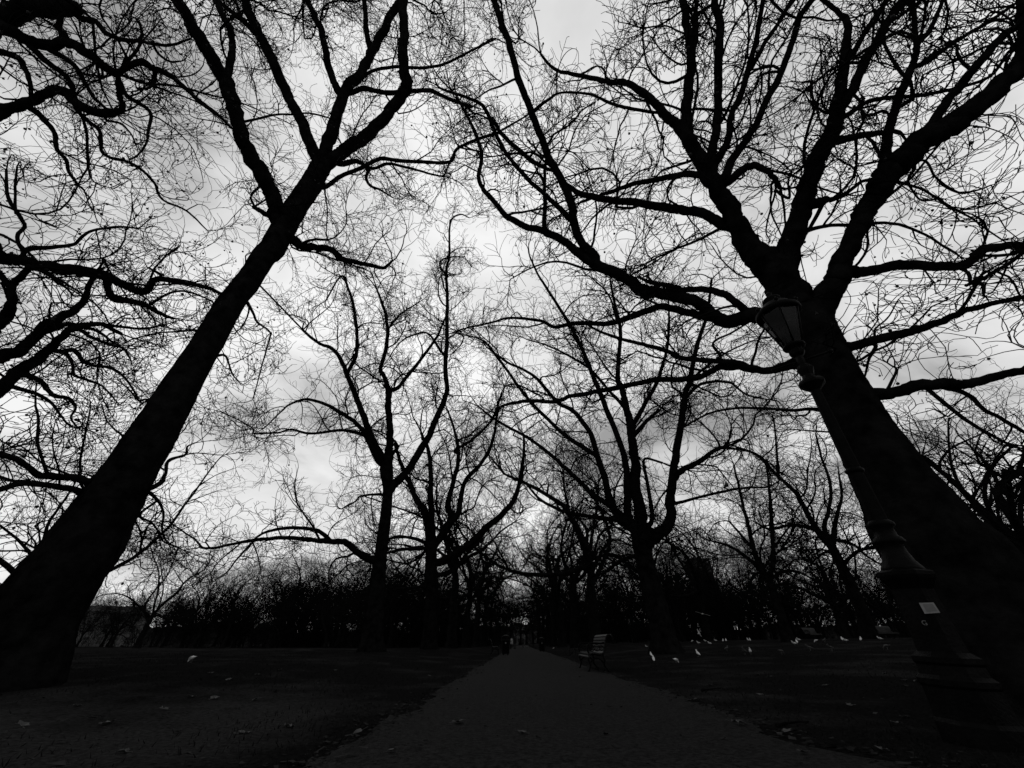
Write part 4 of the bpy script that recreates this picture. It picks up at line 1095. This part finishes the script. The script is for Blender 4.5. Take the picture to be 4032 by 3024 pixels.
# ------------------------------------------------------------------ benches and bins
def bench_proto(label):
    """park bench, local x = from front (0) to back, y along its length, origin at the middle of the front foot"""
    root = tag(empty('park_bench'), label, 'bench')
    Lb = 2.1
    prof = [(0.02, 0.36, 0.55), (0.04, 0.425, 0.05), (0.12, 0.445, -0.02), (0.20, 0.44, -0.10), (0.28, 0.43, -0.12), (0.36, 0.425, -0.05), (0.435, 0.455, 0.65), (0.475, 0.535, 1.15), (0.50, 0.62, 1.25), (0.525, 0.705, 1.28), (0.555, 0.79, 1.15), (0.60, 0.865, 0.75), (0.67, 0.895, 0.05), (0.74, 0.87, -0.8)]
    for x, z, a in prof:
        mb = MB(); R = np.array([[math.cos(a), 0, -math.sin(a)], [0, 1, 0], [math.sin(a), 0, math.cos(a)]])
        mb.box((x, 0, z), (0.066, Lb, 0.030), R); mb.build('slat', M['wood'], root, smooth=False)
    for s in (-1, 1):
        y = s * (Lb / 2 - 0.06)
        e = MB()
        seat = [(x + 0.015 * math.sin(a), y, z - 0.03 * math.cos(a)) for x, z, a in prof]
        e.tube(seat, 0.024, 6)
        e.tube([(0.04, y, 0.40), (0.0, y, 0.28), (0.05, y, 0.16), (0.0, y, 0.04), (-0.04, y, 0.0)], [0.03, 0.032, 0.028, 0.026, 0.04], 6)
        e.tube([(0.42, y, 0.42), (0.47, y, 0.28), (0.44, y, 0.16), (0.53, y, 0.05), (0.60, y, 0.0)], [0.03, 0.034, 0.03, 0.028, 0.042], 6)
        e.tube([(0.02, y, 0.2), (0.14, y, 0.30), (0.24, y, 0.33), (0.34, y, 0.30), (0.45, y, 0.2)], 0.02, 6)
        e.tube([(0.74, y, 0.87), (0.79, y, 0.80), (0.77, y, 0.74), (0.72, y, 0.76), (0.73, y, 0.81)], 0.022, 6)
        e.build('end_frame', M['iron'], root)
        ar = MB()
        ar.tube([(0.03, y, 0.42), (0.0, y, 0.52), (0.02, y, 0.63), (0.10, y, 0.675), (0.25, y, 0.68), (0.40, y, 0.67), (0.52, y, 0.70)], 0.024, 6)
        for cx, cz, r in ((0.13, 0.56, 0.075), (0.28, 0.57, 0.08), (0.41, 0.575, 0.06)):
            t = np.linspace(0, 2 * np.pi, 13); ar.tube(np.stack([cx + r * np.cos(t), np.full(13, y), cz + r * np.sin(t)], -1), 0.011, 5)
            t = np.linspace(0, 3 * np.pi, 13); rr = np.linspace(r * 0.7, r * 0.15, 13); ar.tube(np.stack([cx + rr * np.cos(t), np.full(13, y), cz + rr * np.sin(t)], -1), 0.009, 5)
        ar.build('armrest', M['iron'], root)
    return root
def put(o, x, y, rz=0.0, dz=0.0):
    o.location = (x, y, ground_z(x, y) + dz); o.rotation_euler = (0, 0, rz); return o
bench = put(bench_proto('iron and slat park bench with rolled back at the right of the path'), 2.22, 14.35, -0.02)
b2 = copy_tree(bench); tag(b2, 'dark park bench beside the litter bin at the left of the path'); put(b2, -0.95, 32.8, math.pi + 0.03)
b3 = copy_tree(bench); tag(b3, 'distant pale-slatted bench on the right lawn, nearer the forked tree'); p = ground_at(3222, 2517); put(b3, float(p[0]), float(p[1]), math.pi / 2 + 0.5)
b4 = copy_tree(bench); tag(b4, 'distant bench on the right lawn nearest the lamp pedestal'); p = ground_at(3510, 2515); put(b4, float(p[0]), float(p[1]), math.pi / 2 + 0.2)
for o in (bench, b2, b3, b4): o['group'] = 'park benches'

def bin_proto(label):
    root = tag(empty('litter_bin'), label, 'litter bin', 'litter bins')
    mb = MB(); mb.lathe([(0.24, 0.08), (0.25, 0.10), (0.25, 0.78), (0.265, 0.80), (0.265, 0.84), (0.22, 0.85)], 20); mb.build('body', M['iron'], root)
    mb = MB(); mb.lathe([(0.26, 0.98), (0.27, 1.0), (0.24, 1.05), (0.12, 1.10), (0.02, 1.12)], 20); mb.build('lid', M['iron'], root)
    for k in range(4):
        t = k * math.pi / 2 + 0.6
        mb = MB(); mb.box((0.23 * math.cos(t), 0.23 * math.sin(t), 0.91), (0.035, 0.035, 0.18)); mb.build('post', M['iron'], root, smooth=False)
        mb = MB(); mb.box((0.19 * math.cos(t), 0.19 * math.sin(t), 0.05), (0.05, 0.05, 0.12)); mb.build('foot', M['iron'], root, smooth=False)
    mb = MB(); mb.lathe([(0.001, 0.0), (0.055, 0.002), (0.06, 0.006), (0.03, 0.012), (0.001, 0.012)], 6); e_ = mb.build('emblem', M['paint'], root, loc=(0, -0.25, 0.66), rot=(math.pi / 2, 0, 0))
    return root
bi = put(bin_proto('black round litter bin with a small emblem at the left path edge'), -0.42, 30.4)
bi2 = copy_tree(bi); tag(bi2, 'black litter bin at the right path edge beyond the near bench'); put(bi2, 2.75, 42.0)

# ------------------------------------------------------------------ birds
def loft(secs, n=12):
    """secs: (x, z, half width, half height) rings along x"""
    mb = MB(); t = np.arange(n) / n * 2 * np.pi
    v = np.array([[x, w * math.cos(a), z + h * math.sin(a)] for x, z, w, h in secs for a in t]); k = len(secs)
    q = [[i * n + j, i * n + (j + 1) % n, (i + 1) * n + (j + 1) % n, (i + 1) * n + j] for i in range(k - 1) for j in range(n)]
    v = np.vstack([v, [[secs[0][0], 0, secs[0][1]]], [[secs[-1][0], 0, secs[-1][1]]]])
    tr = [[k * n, (j + 1) % n, j] for j in range(n)] + [[k * n + 1, (k - 1) * n + j, (k - 1) * n + (j + 1) % n] for j in range(n)]
    mb.add(v, q, tr); return mb
def chain_loft(pts, n=12):
    """rings across a bent spine: (x, z, half width, half depth)"""
    P = np.array([[p[0], 0, p[1]] for p in pts]); T = nrm(np.gradient(P, axis=0)); mb = MB(); t = np.arange(n) / n * 2 * np.pi; v = []
    for (x, z, w, h), tt, p in zip(pts, T, P):
        up = np.array([-tt[2], 0, tt[0]])
        for a in t: v.append(p + np.array([0, w * math.cos(a), 0]) + up * h * math.sin(a))
    k = len(pts); v = np.vstack([np.array(v), P[:1], P[-1:]])
    q = [[i * n + j, i * n + (j + 1) % n, (i + 1) * n + (j + 1) % n, (i + 1) * n + j] for i in range(k - 1) for j in range(n)]
    tr = [[k * n, (j + 1) % n, j] for j in range(n)] + [[k * n + 1, (k - 1) * n + j, (k - 1) * n + (j + 1) % n] for j in range(n)]
    mb.add(v, q, tr); return mb
def bird_meshes(pose):
    if pose == 'stand':
        sp = [(-0.20, 0.135, 0.012, 0.006), (-0.15, 0.15, 0.03, 0.014), (-0.09, 0.165, 0.05, 0.04), (-0.02, 0.17, 0.062, 0.058), (0.05, 0.18, 0.06, 0.06), (0.09, 0.205, 0.046, 0.05), (0.105, 0.245, 0.032, 0.034), (0.112, 0.275, 0.03, 0.032), (0.128, 0.295, 0.03, 0.03), (0.15, 0.298, 0.02, 0.02), (0.16, 0.297, 0.008, 0.009)]
        bk = [(0.155, 0.297, 0.007, 0.008), (0.175, 0.294, 0.006, 0.006), (0.195, 0.287, 0.002, 0.002)]
    elif pose == 'tall':
        sp = [(-0.16, 0.075, 0.015, 0.006), (-0.12, 0.10, 0.036, 0.016), (-0.075, 0.13, 0.06, 0.045), (-0.02, 0.16, 0.078, 0.068), (0.03, 0.195, 0.074, 0.066), (0.052, 0.24, 0.052, 0.05), (0.06, 0.282, 0.034, 0.035), (0.066, 0.31, 0.03, 0.031), (0.08, 0.332, 0.03, 0.03), (0.102, 0.336, 0.02, 0.02), (0.112, 0.335, 0.008, 0.009)]
        bk = [(0.107, 0.335, 0.007, 0.008), (0.127, 0.331, 0.006, 0.006), (0.147, 0.322, 0.002, 0.002)]
    else:   # feeding
        sp = [(-0.19, 0.205, 0.012, 0.006), (-0.14, 0.195, 0.03, 0.014), (-0.08, 0.18, 0.05, 0.04), (-0.01, 0.17, 0.062, 0.058), (0.055, 0.155, 0.058, 0.056), (0.10, 0.125, 0.042, 0.042), (0.125, 0.095, 0.031, 0.032), (0.138, 0.075, 0.03, 0.031), (0.15, 0.055, 0.028, 0.028), (0.16, 0.036, 0.018, 0.018), (0.164, 0.028, 0.008, 0.009)]
        bk = [(0.161, 0.034, 0.007, 0.008), (0.168, 0.018, 0.006, 0.006), (0.174, 0.002, 0.002, 0.002)]
    body = chain_loft(sp).mesh('body'); beak = chain_loft(bk, 8).mesh('beak')
    S = np.array([(p[0], p[1]) for p in sp])
    def wing(s):
        mb = MB(); a = S[5]; b = S[1] + (S[1] - S[3]) * 0.35
        rows = []
        for f in np.linspace(0, 1, 7):
            c = np.interp(f * 4, [0, 1, 2, 3, 4], [S[5][0], S[4][0], S[3][0], S[2][0], b[0]]); z = np.interp(f * 4, [0, 1, 2, 3, 4], [S[5][1], S[4][1], S[3][1], S[2][1], b[1]])
            w = 0.064 * (1 - f ** 2.2) + 0.008; hh = 0.045 * (1 - f ** 1.5) + 0.006
            rows.append([(c, s * w * 0.35, z + hh * 1.36), (c, s * w * 0.85, z + hh * 0.85), (c, s * (w + 0.006), z + 0.0), (c, s * w * 0.9, z - hh * 0.25), (c, s * w * 0.5, z + hh * 0.3)])
        v = np.array(rows).reshape(-1, 3); n = 5
        mb.add(v, [[i * n + j, i * n + (j + 1) % n, (i + 1) * n + (j + 1) % n, (i + 1) * n + j] for i in range(6) for j in range(n)]); return mb.mesh('wing')
    legs = []
    for s in (-1, 1):
        mb = MB(); x = S[3][0] + 0.01
        mb.tube([(x, s * 0.028, S[3][1] - 0.03), (x - 0.008, s * 0.028, 0.06), (x, s * 0.028, 0.008)], [0.008, 0.005, 0.005], 6)
        for a in (-0.5, 0, 0.5): mb.tube([(x, s * 0.028, 0.006), (x + 0.04 * math.cos(a), s * 0.028 + 0.04 * math.sin(a), 0.004)], [0.005, 0.003], 5)
        legs.append(mb.mesh('leg'))
    ey = MB(); i = 8
    v, f = ico()
    for s in (-1, 1): ey.add(v * 0.005 + [sp[i][0] + 0.008, s * (sp[i][2] * 0.93), sp[i][1] + 0.006], None, f)
    return body, beak, wing(1), wing(-1), legs, ey.mesh('eyes')
BIRD = {p: bird_meshes(p) for p in ('stand', 'tall', 'feed')}
def bird(kind, pose, px, py, face, s, label, group):
    b, bk, w1, w2, lg, ey = BIRD[pose]
    p = ground_at(px, py)
    x, y = float(p[0]), float(p[1])
    white = kind == 'gull'
    root = tag(empty(kind, (x, y, ground_z(x, y)), math.radians(face)), label, 'bird', group)
    root.scale = (s, s, s)
    def part(n, me, m):
        me2 = me
        key = n + pose + ('w' if white else 'd') + str(id(me))
        if key not in PM:
            PM[key] = me.copy(); PM[key].materials.append(m)
        return link(n, PM[key], None, root)
    part('body', b, M['white'] if white else M['darkf']); part('beak', bk, M['beak'])
    part('wing', w1, M['greyf'] if white else M['darkf']); part('wing', w2, M['greyf'] if white else M['darkf'])
    part('leg', lg[0], M['beak']); part('leg', lg[1], M['beak']); part('eyes', ey, M['darkf'])
    return root
PM = {}
def z5(x, y): return 2450 + x * 0.4973, 2400 + y * 0.4973
near = [
    (*z5(192, 301), 'stand', 200, 'white gull leaning left beside the foot of the thick right-row tree', 0.9),
    (*z5(233, 378), 'tall', 95, 'upright white gull, rear one of the pair near the bench', 0.9),
    (*z5(254, 424), 'tall', 80, 'upright white gull, front one of the pair near the bench', 0.9),
    (*z5(605, 374), 'tall', 120, 'tall white gull with ragged tail, alone on the lawn right of the thick tree', 1.1),
    (*z5(1021, 356), 'tall', 250, 'largest round-breasted white gull in the middle of the right lawn', 1.1),
    (750, 2611, 'feed', 165, 'lone white gull feeding on the grass left of the path', 1.02),
    (2180, 2552, 'feed', 150, 'white gull stooping at the right path edge left of the near bench', 1.0),
]
for px, py, pose, face, lab, s in near: bird('gull', pose, px, py, face, s * 0.66, lab, 'gulls on the grass')
bird('gull', 'feed', *z5(430, 427), 20, 0.66, 'greyish gull crouching low between the gull pair and the tall gull', 'gulls on the grass')
far_g = [((557, 261), 'feed', 150), ((608, 279), 'stand', 170), ((660, 259), 'stand', 160), ((697, 284), 'stand', 155), ((742, 256), 'stand', 150), ((802, 258), 'tall', 40), ((825, 256), 'tall', 60), ((998, 251), 'tall', 100), ((1015, 251), 'tall', 80),
         ((1368, 286), 'stand', 160), ((1388, 269), 'tall', 70), ((1404, 256), 'stand', 140), ((1540, 264), 'feed', 165), ((1748, 251), 'tall', 60), ((1776, 259), 'stand', 150), ((1897, 253), 'tall', 30), ((2050, 250), 'stand', 150)]
for (x, y), pose, face in far_g:
    lab = 'small far white gull scattered on the right lawn behind the big gulls' if x < 1200 else 'small far white gull on the right lawn near the distant benches'
    bird('gull', pose, *z5(x, y), face, 0.78, lab, 'far gulls left of the forked tree' if x < 1200 else 'far gulls near the benches')
for (x, y), pose, face, lab in [((832, 331), 'stand', 20, 'dark pigeon between the tall gull and the round-breasted gull'), ((975, 357), 'tall', 200, 'dark pigeon standing close left of the round-breasted gull'), ((1265, 357), 'feed', 10, 'largest dark pigeon feeding right of the round-breasted gull'),
                                ((1492, 329), 'stand', 170, 'dark pigeon on the lawn below the nearer distant bench'), ((1662, 331), 'stand', 190, 'dark pigeon in the middle of the lawn between the distant benches'), ((2105, 321), 'feed', 150, 'dark pigeon closest to the lamp pedestal'), ((1608, 262), 'stand', 10, 'dark pigeon just right of the nearer distant bench')]:
    bird('pigeon', pose, *z5(x, y), face, 0.8, lab, 'dark pigeons on the lawn')

def flying(label, loc, rot, s, bank):
    root = tag(empty('flying_gull', loc, rot=rot), label, 'bird', 'gulls in flight'); root.scale = (s, s, s)
    chain_loft([(-0.2, 0.0, 0.04, 0.006), (-0.13, 0.0, 0.03, 0.02), (-0.05, 0, 0.05, 0.045), (0.05, 0, 0.052, 0.05), (0.12, 0.006, 0.035, 0.036), (0.16, 0.01, 0.028, 0.028), (0.19, 0.008, 0.012, 0.012), (0.225, 0.0, 0.003, 0.003)]).build('body', M['white'], root)
    for sd_ in (-1, 1):
        mb = MB(); st = [(0, 0.06, 0.16, 0.02), (0.18, 0.09, 0.15, 0.10), (0.32, 0.10, 0.12, 0.12), (0.45, 0.02, 0.06, 0.09), (0.52, -0.06, 0.015, 0.06)]
        v = []
        for yy, xf, ch, zz in st:
            zz = zz * bank
            v += [(xf, sd_ * (yy + .03), zz), (xf - ch * 0.5, sd_ * (yy + .03), zz + 0.010), (xf - ch, sd_ * (yy + .03), zz), (xf - ch * 0.5, sd_ * (yy + .03), zz - 0.006)]
        mb.add(v, [[i * 4 + j, i * 4 + (j + 1) % 4, (i + 1) * 4 + (j + 1) % 4, (i + 1) * 4 + j] for i in range(4) for j in range(4)]); mb.build('wing', M['white'], root)
    return root
d = unproj(2752, 2495); flying('grey-white gull flying low with wings raised above the lawn', tuple(CAMP + d * 38), (0.9, 0.1, 2.4), 0.6, 2.2)
d = unproj(2766, 2417); flying('white gull gliding level against the dark far trees', tuple(CAMP + d * 38), (0.25, 0.0, 1.5), 1.0, 0.2)
# a small bird perched on the long branch of the candelabra tree
def perched():
    best = None
    tgt = unproj(2861, 1922)
    for P, R in R2.limbs:
        dd = nrm(P - CAMP); c = dd @ tgt; i = int(np.argmax(c))
        if best is None or c[i] > best[0]: best = (c[i], P[i], R[i])
    p = best[1] + np.array([0, 0, best[2]])
    root = tag(empty('perched_bird', tuple(p), 0.3), 'small dark bird perched on a long branch right of the thick tree', 'bird'); root.scale = (1.25,) * 3
    b, bk, w1, w2, lg, ey = BIRD['tall']
    for n_, me in (('body', b), ('beak', bk), ('wing', w1), ('wing', w2), ('leg', lg[0]), ('leg', lg[1])):
        m2 = me.copy(); m2.materials.append(M['darkf']); link(n_, m2, None, root)
perched()

# ------------------------------------------------------------------ people far down the path
def person(label, x, y, face, h, coat, stride=0.18, pale=False):
    root = tag(empty('person', (x, y, ground_z(x, y) + 0.02), face), label, 'person', 'walkers far down the path')
    k = h / 1.75
    J = {'pelvis': ((0, 0, .95), .125), 'waist': ((0, 0, 1.1), .12), 'chest': ((0.01, 0, 1.32), .145), 'neck': ((0.01, 0, 1.48), .055), 'head0': ((0.02, 0, 1.56), .075), 'head1': ((0.025, 0, 1.64), .092), 'head2': ((0.02, 0, 1.71), .062)}
    E = [('pelvis', 'waist'), ('waist', 'chest'), ('chest', 'neck'), ('neck', 'head0'), ('head0', 'head1'), ('head1', 'head2')]
    for s, nm, f in ((1, 'l', stride), (-1, 'r', -stride)):
        J['hip' + nm] = ((0, s * .09, .9), .095); J['knee' + nm] = ((f * .7 + .03, s * .1, .5), .06); J['ank' + nm] = ((f * 1.4 - .03, s * .1, .09), .042); J['toe' + nm] = ((f * 1.4 + .15, s * .11, .035), .034)
        J['sho' + nm] = ((0, s * .18, 1.41), .065); J['elb' + nm] = ((-f * .5 - .02, s * .24, 1.14), .045); J['wri' + nm] = ((-f * .9 + .06, s * .23, .9), .03); J['palm' + nm] = ((-f * 1.0 + .08, s * .23, .84), .032)
        E += [('pelvis', 'hip' + nm), ('hip' + nm, 'knee' + nm), ('knee' + nm, 'ank' + nm), ('ank' + nm, 'toe' + nm), ('chest', 'sho' + nm), ('sho' + nm, 'elb' + nm), ('elb' + nm, 'wri' + nm), ('wri' + nm, 'palm' + nm)]
        px_, py_, pz_ = J['palm' + nm][0]
        for i, (dx_, L_) in enumerate(((-.028, .065), (-.010, .08), (.009, .085), (.028, .075))):
            J['f%d%s' % (i, nm)] = ((px_ + dx_ + .01, py_, pz_ - L_), .009); E.append(('palm' + nm, 'f%d%s' % (i, nm)))
        J['th' + nm] = ((px_ + .055, py_ - s * .01, pz_ - .02), .010); E.append(('palm' + nm, 'th' + nm))
    names = list(J); ix = {n_: i for i, n_ in enumerate(names)}
    me = bpy.data.meshes.new('body'); me.from_pydata([tuple(c * k for c in J[n_][0]) for n_ in names], [(ix[a], ix[b]) for a, b in E], [])
    o = link('body', me, M['skin'] if pale else M['cloth'], root)
    bpy.context.view_layer.objects.active = o
    md = o.modifiers.new('skin', 'SKIN')
    sv = me.skin_vertices[0].data
    for i, n_ in enumerate(names): sv[i].radius = (J[n_][1] * k,) * 2
    sv[ix['pelvis']].use_root = True
    o.modifiers.new('sub', 'SUBSURF').levels = 1; o.modifiers['sub'].render_levels = 2
    mb = MB(); mb.lathe([(0.19 * k, 0.62 * k), (0.185 * k, 0.9 * k), (0.165 * k, 1.08 * k), (0.185 * k, 1.28 * k), (0.17 * k, 1.42 * k), (0.08 * k, 1.5 * k)], 16)
    c = mb.build('coat', M[coat], root); c.scale = (0.82, 1.15, 1)
    mb = MB(); mb.lathe([(0.085 * k, 1.60 * k), (0.10 * k, 1.66 * k), (0.085 * k, 1.72 * k), (0.03 * k, 1.755 * k)], 14, c=(0.01 * k, 0, 0)); mb.build('hair', M['cloth'], root)
    # the face: nose, eyes, mouth on the front of the head
    mb = MB(); mb.tube([(0.11 * k, 0, 1.655 * k), (0.128 * k, 0, 1.625 * k), (0.112 * k, 0, 1.618 * k)], [0.008, 0.013, 0.008], 6); mb.build('nose', M['skin'], root)
    for s in (-1, 1):
        mb = MB(); v, f = ico(); mb.add(v * 0.011 + [0.105 * k, s * 0.033 * k, 1.655 * k], None, f); mb.build('eye', M['darkf'], root)
    mb = MB(); mb.tube([(0.104 * k, -0.025 * k, 1.59 * k), (0.109 * k, 0, 1.588 * k), (0.104 * k, 0.025 * k, 1.59 * k)], 0.006, 5); mb.build('mouth', M['darkf'], root)
    return root
person('person in a long dark coat walking away, nearest on the path', 0.50, 76.0, math.pi / 2, 1.80, 'cloth')
person('person in pale clothes beside the dark-coated walker', -0.05, 79.0, math.pi / 2, 1.62, 'pale', 0.1)
person('smaller person in dark clothes farther along the path at right', 2.1, 88.0, math.pi / 2, 1.65, 'cloth', 0.12)

# ------------------------------------------------------------------ fallen leaves, sticks, turf
def leaf_mesh(seed):
    r = np.random.default_rng(seed); n = 10
    a = np.linspace(-2.6, 2.6, n); rad = np.array([.45, .75, .55, .95, .62, 1.1, .62, .95, .55, .6]) * r.uniform(0.85, 1.1, n)
    v = [(0, 0, 0.004)] + [(rad[i] * math.cos(a[i]) * 0.055, rad[i] * math.sin(a[i]) * 0.055, r.uniform(0.004, 0.022)) for i in range(n)] + [(-0.07, 0.004, 0.006), (-0.07, -0.004, 0.006)]
    t = [[0, i + 1, i + 2] for i in range(n - 1)] + [[0, 11, 12]]
    v2 = [(x, y, z + 0.0025) for x, y, z in v]
    k = len(v); t2 = [[a_ + k, b_ + k, c_ + k] for a_, b_, c_ in t]; t1 = [[c_, b_, a_] for a_, b_, c_ in t]
    rim = []
    for i in range(1, n): rim.append([i, i + 1, i + 1 + k, i + k])
    me = mesh_from('fallen_leaf', v + v2, rim, t1 + t2, False); me.materials.append(M['leaf']); return me
LEAF = [leaf_mesh(i) for i in range(4)]
rl = random.Random(3)
def leaf(px, py, s, lab, grp):
    p = ground_at(px, py)
    on = abs(p[0] - path_mid(p[1])) < path_half(p[1])
    z = float(terrain(p[0], p[1])) + 0.028 if on else ground_z(p[0], p[1]) + 0.006
    o = link('fallen_leaf', LEAF[rl.randrange(4)], None, None, loc=(float(p[0]), float(p[1]), z), rot=(rl.uniform(-.2, .2), rl.uniform(-.2, .2), rl.uniform(0, 6.28)), scale=s)
    tag(o, lab, 'leaf', grp)
leaf(1800, 2862, 1.5, 'pale curled leaf lying on the left half of the path', 'fallen leaves')
leaf(1406, 2896, 1.6, 'long dry leaf at the left path edge near the camera', 'fallen leaves')
leaf(1535, 2981, 0.9, 'small pale leaf at the bottom of the path', 'fallen leaves')
leaf(2060, 2905, 1.0, 'dark small leaf in the middle of the path', 'fallen leaves')
for px, py in [(422, 2856), (1129, 2865), (826, 2656), (1017, 2655), (899, 2676), (752, 2750), (838, 2760), (1006, 2760), (370, 2828), (1240, 2700), (1690, 2660), (80, 2870), (300, 2775), (960, 2890), (500, 2960), (1320, 2640), (640, 2800), (1100, 2640)]:
    leaf(px, py, rl.uniform(0.9, 1.5), 'dry leaf scattered on the bare ground left of the path', 'leaves left of the path')
for px, py in [(3611, 2683), (3535, 2854), (3480, 2963), (3350, 2780), (2985, 2655), (2800, 2700), (2640, 2648), (3030, 2668), (3168, 2985), (3420, 2600), (2730, 2760), (2900, 2860), (3100, 2900), (3250, 2700), (3560, 2820), (3000, 2740), (3480, 2650), (3980, 2890)]:
    leaf(px, py, rl.uniform(0.9, 1.4), 'dry leaf scattered on the dark grass right of the path', 'leaves right of the path')
for i, (a, b, lab) in enumerate([((3058, 2866), (3180, 2848), 'long fallen stick on the grass right of the path'), ((2765, 2728), (2850, 2712), 'thin fallen stick on the grass beyond the path edge at right')]):
    A, B = ground_at(*a), ground_at(*b)
    rg = np.random.default_rng(i); t = np.linspace(0, 1, 9)[:, None]
    P = A + (B - A) * t + rg.normal(size=(9, 3)) * [0.02, 0.02, 0]; P[:, 2] = [ground_z(x, y) + 0.02 for x, y, _ in P]
    mb = MB(); mb.tube(P - P[0], np.linspace(0.016, 0.006, 9), 6); tag(mb.build('fallen_stick', M['bark'], None, loc=tuple(P[0])), lab, 'stick')

def turf():
    """short worn grass near the camera"""
    rng = np.random.default_rng(12); n = 60000
    y = 2.2 + 26 * rng.random(n) ** 1.8; x = rng.uniform(-1.6, 1.6, n) * (y + 2.0)
    dpt = np.abs(x - path_mid(y)) - path_half(y)
    fl = np.where(x > path_mid(y), 0.6 * sstep(4.5, 2.5, y), 0)
    patch = np.sin(x * 1.3 + y * .7) + np.sin(x * .6 - y * 1.1 + 2) + rng.normal(size=n) * .8
    keep = (dpt > 0.06 + fl) & (patch > np.where((x < -1.5) & (y < 7.5), 0.7, -0.7)) & (np.hypot(x + 8.1, y - 7.5) > .9) & (np.hypot(x - 6.1, y - 5.7) > .9)
    x, y = x[keep], y[keep]; n = len(x)
    z = terrain(x, y) + bumps(x, y) - 0.005
    h = rng.uniform(0.02, 0.06, n); w = rng.uniform(0.003, 0.006, n) * (1 + y * 0.06); a = rng.uniform(0, np.pi, n)
    lx, ly = rng.normal(size=(2, n)) * 0.025
    dx_, dy_ = np.cos(a) * w, np.sin(a) * w
    v = np.stack([np.stack([x - dx_, y - dy_, z], -1), np.stack([x + dx_, y + dy_, z], -1), np.stack([x + lx, y + ly, z + h], -1)], 1).reshape(-1, 3)
    me = mesh_from('turf', v, None, np.arange(3 * n).reshape(-1, 3), False)
    tag(link('turf', me, mat('turf', 0.006, 0.9, (3, 0.6, 1.5), 0, 0.0)), 'short worn grass on both sides of the path', 'grass', None, 'stuff')
turf()

def litter():
    """leaf crumbs and grit, thickest along the two path edges"""
    rng = np.random.default_rng(31); n = 5200
    y = 2.2 + 24 * rng.random(n) ** 1.7
    side = rng.random(n)
    edge = np.where(side < 0.5, path_mid(y) - path_half(y), path_mid(y) + path_half(y) + 0.6 * sstep(4.5, 2.5, y))
    x = edge + rng.normal(size=n) * 0.16
    far_ = rng.random(n) < 0.45
    x = np.where(far_, rng.uniform(-1.4, 1.4, n) * (y + 1.5), x)
    d_ = np.abs(x - path_mid(y)) - path_half(y)
    z = terrain(x, y) + np.where(d_ < 0, 0.028, 0.008) + np.where(d_ < 0, 0, bumps(x, y))
    s = rng.uniform(0.008, 0.028, n) * np.where(rng.random(n) < 0.06, 1.8, 1)
    a = rng.uniform(0, 6.28, n)
    k = np.array([[-1, -.5], [.9, -.6], [1.1, .4], [-.3, .7]])
    ca, sa = np.cos(a), np.sin(a)
    V = np.empty((n, 4, 3))
    for i in range(4):
        u, w = k[i] * 1.0
        V[:, i, 0] = x + (u * ca - w * sa) * s; V[:, i, 1] = y + (u * sa + w * ca) * s; V[:, i, 2] = z + rng.uniform(0, 0.6, n) * s
    me = mesh_from('leaf_litter', V.reshape(-1, 3), np.arange(4 * n).reshape(-1, 4), None, False)
    tag(link('leaf_litter', me, mat('leaf_litter', 0.011, 0.9, (1.7, 0.15, 2.2), 0, 0.0)), 'crumbs of dead leaves strewn along the path edges', 'leaf litter', None, 'stuff')
litter()
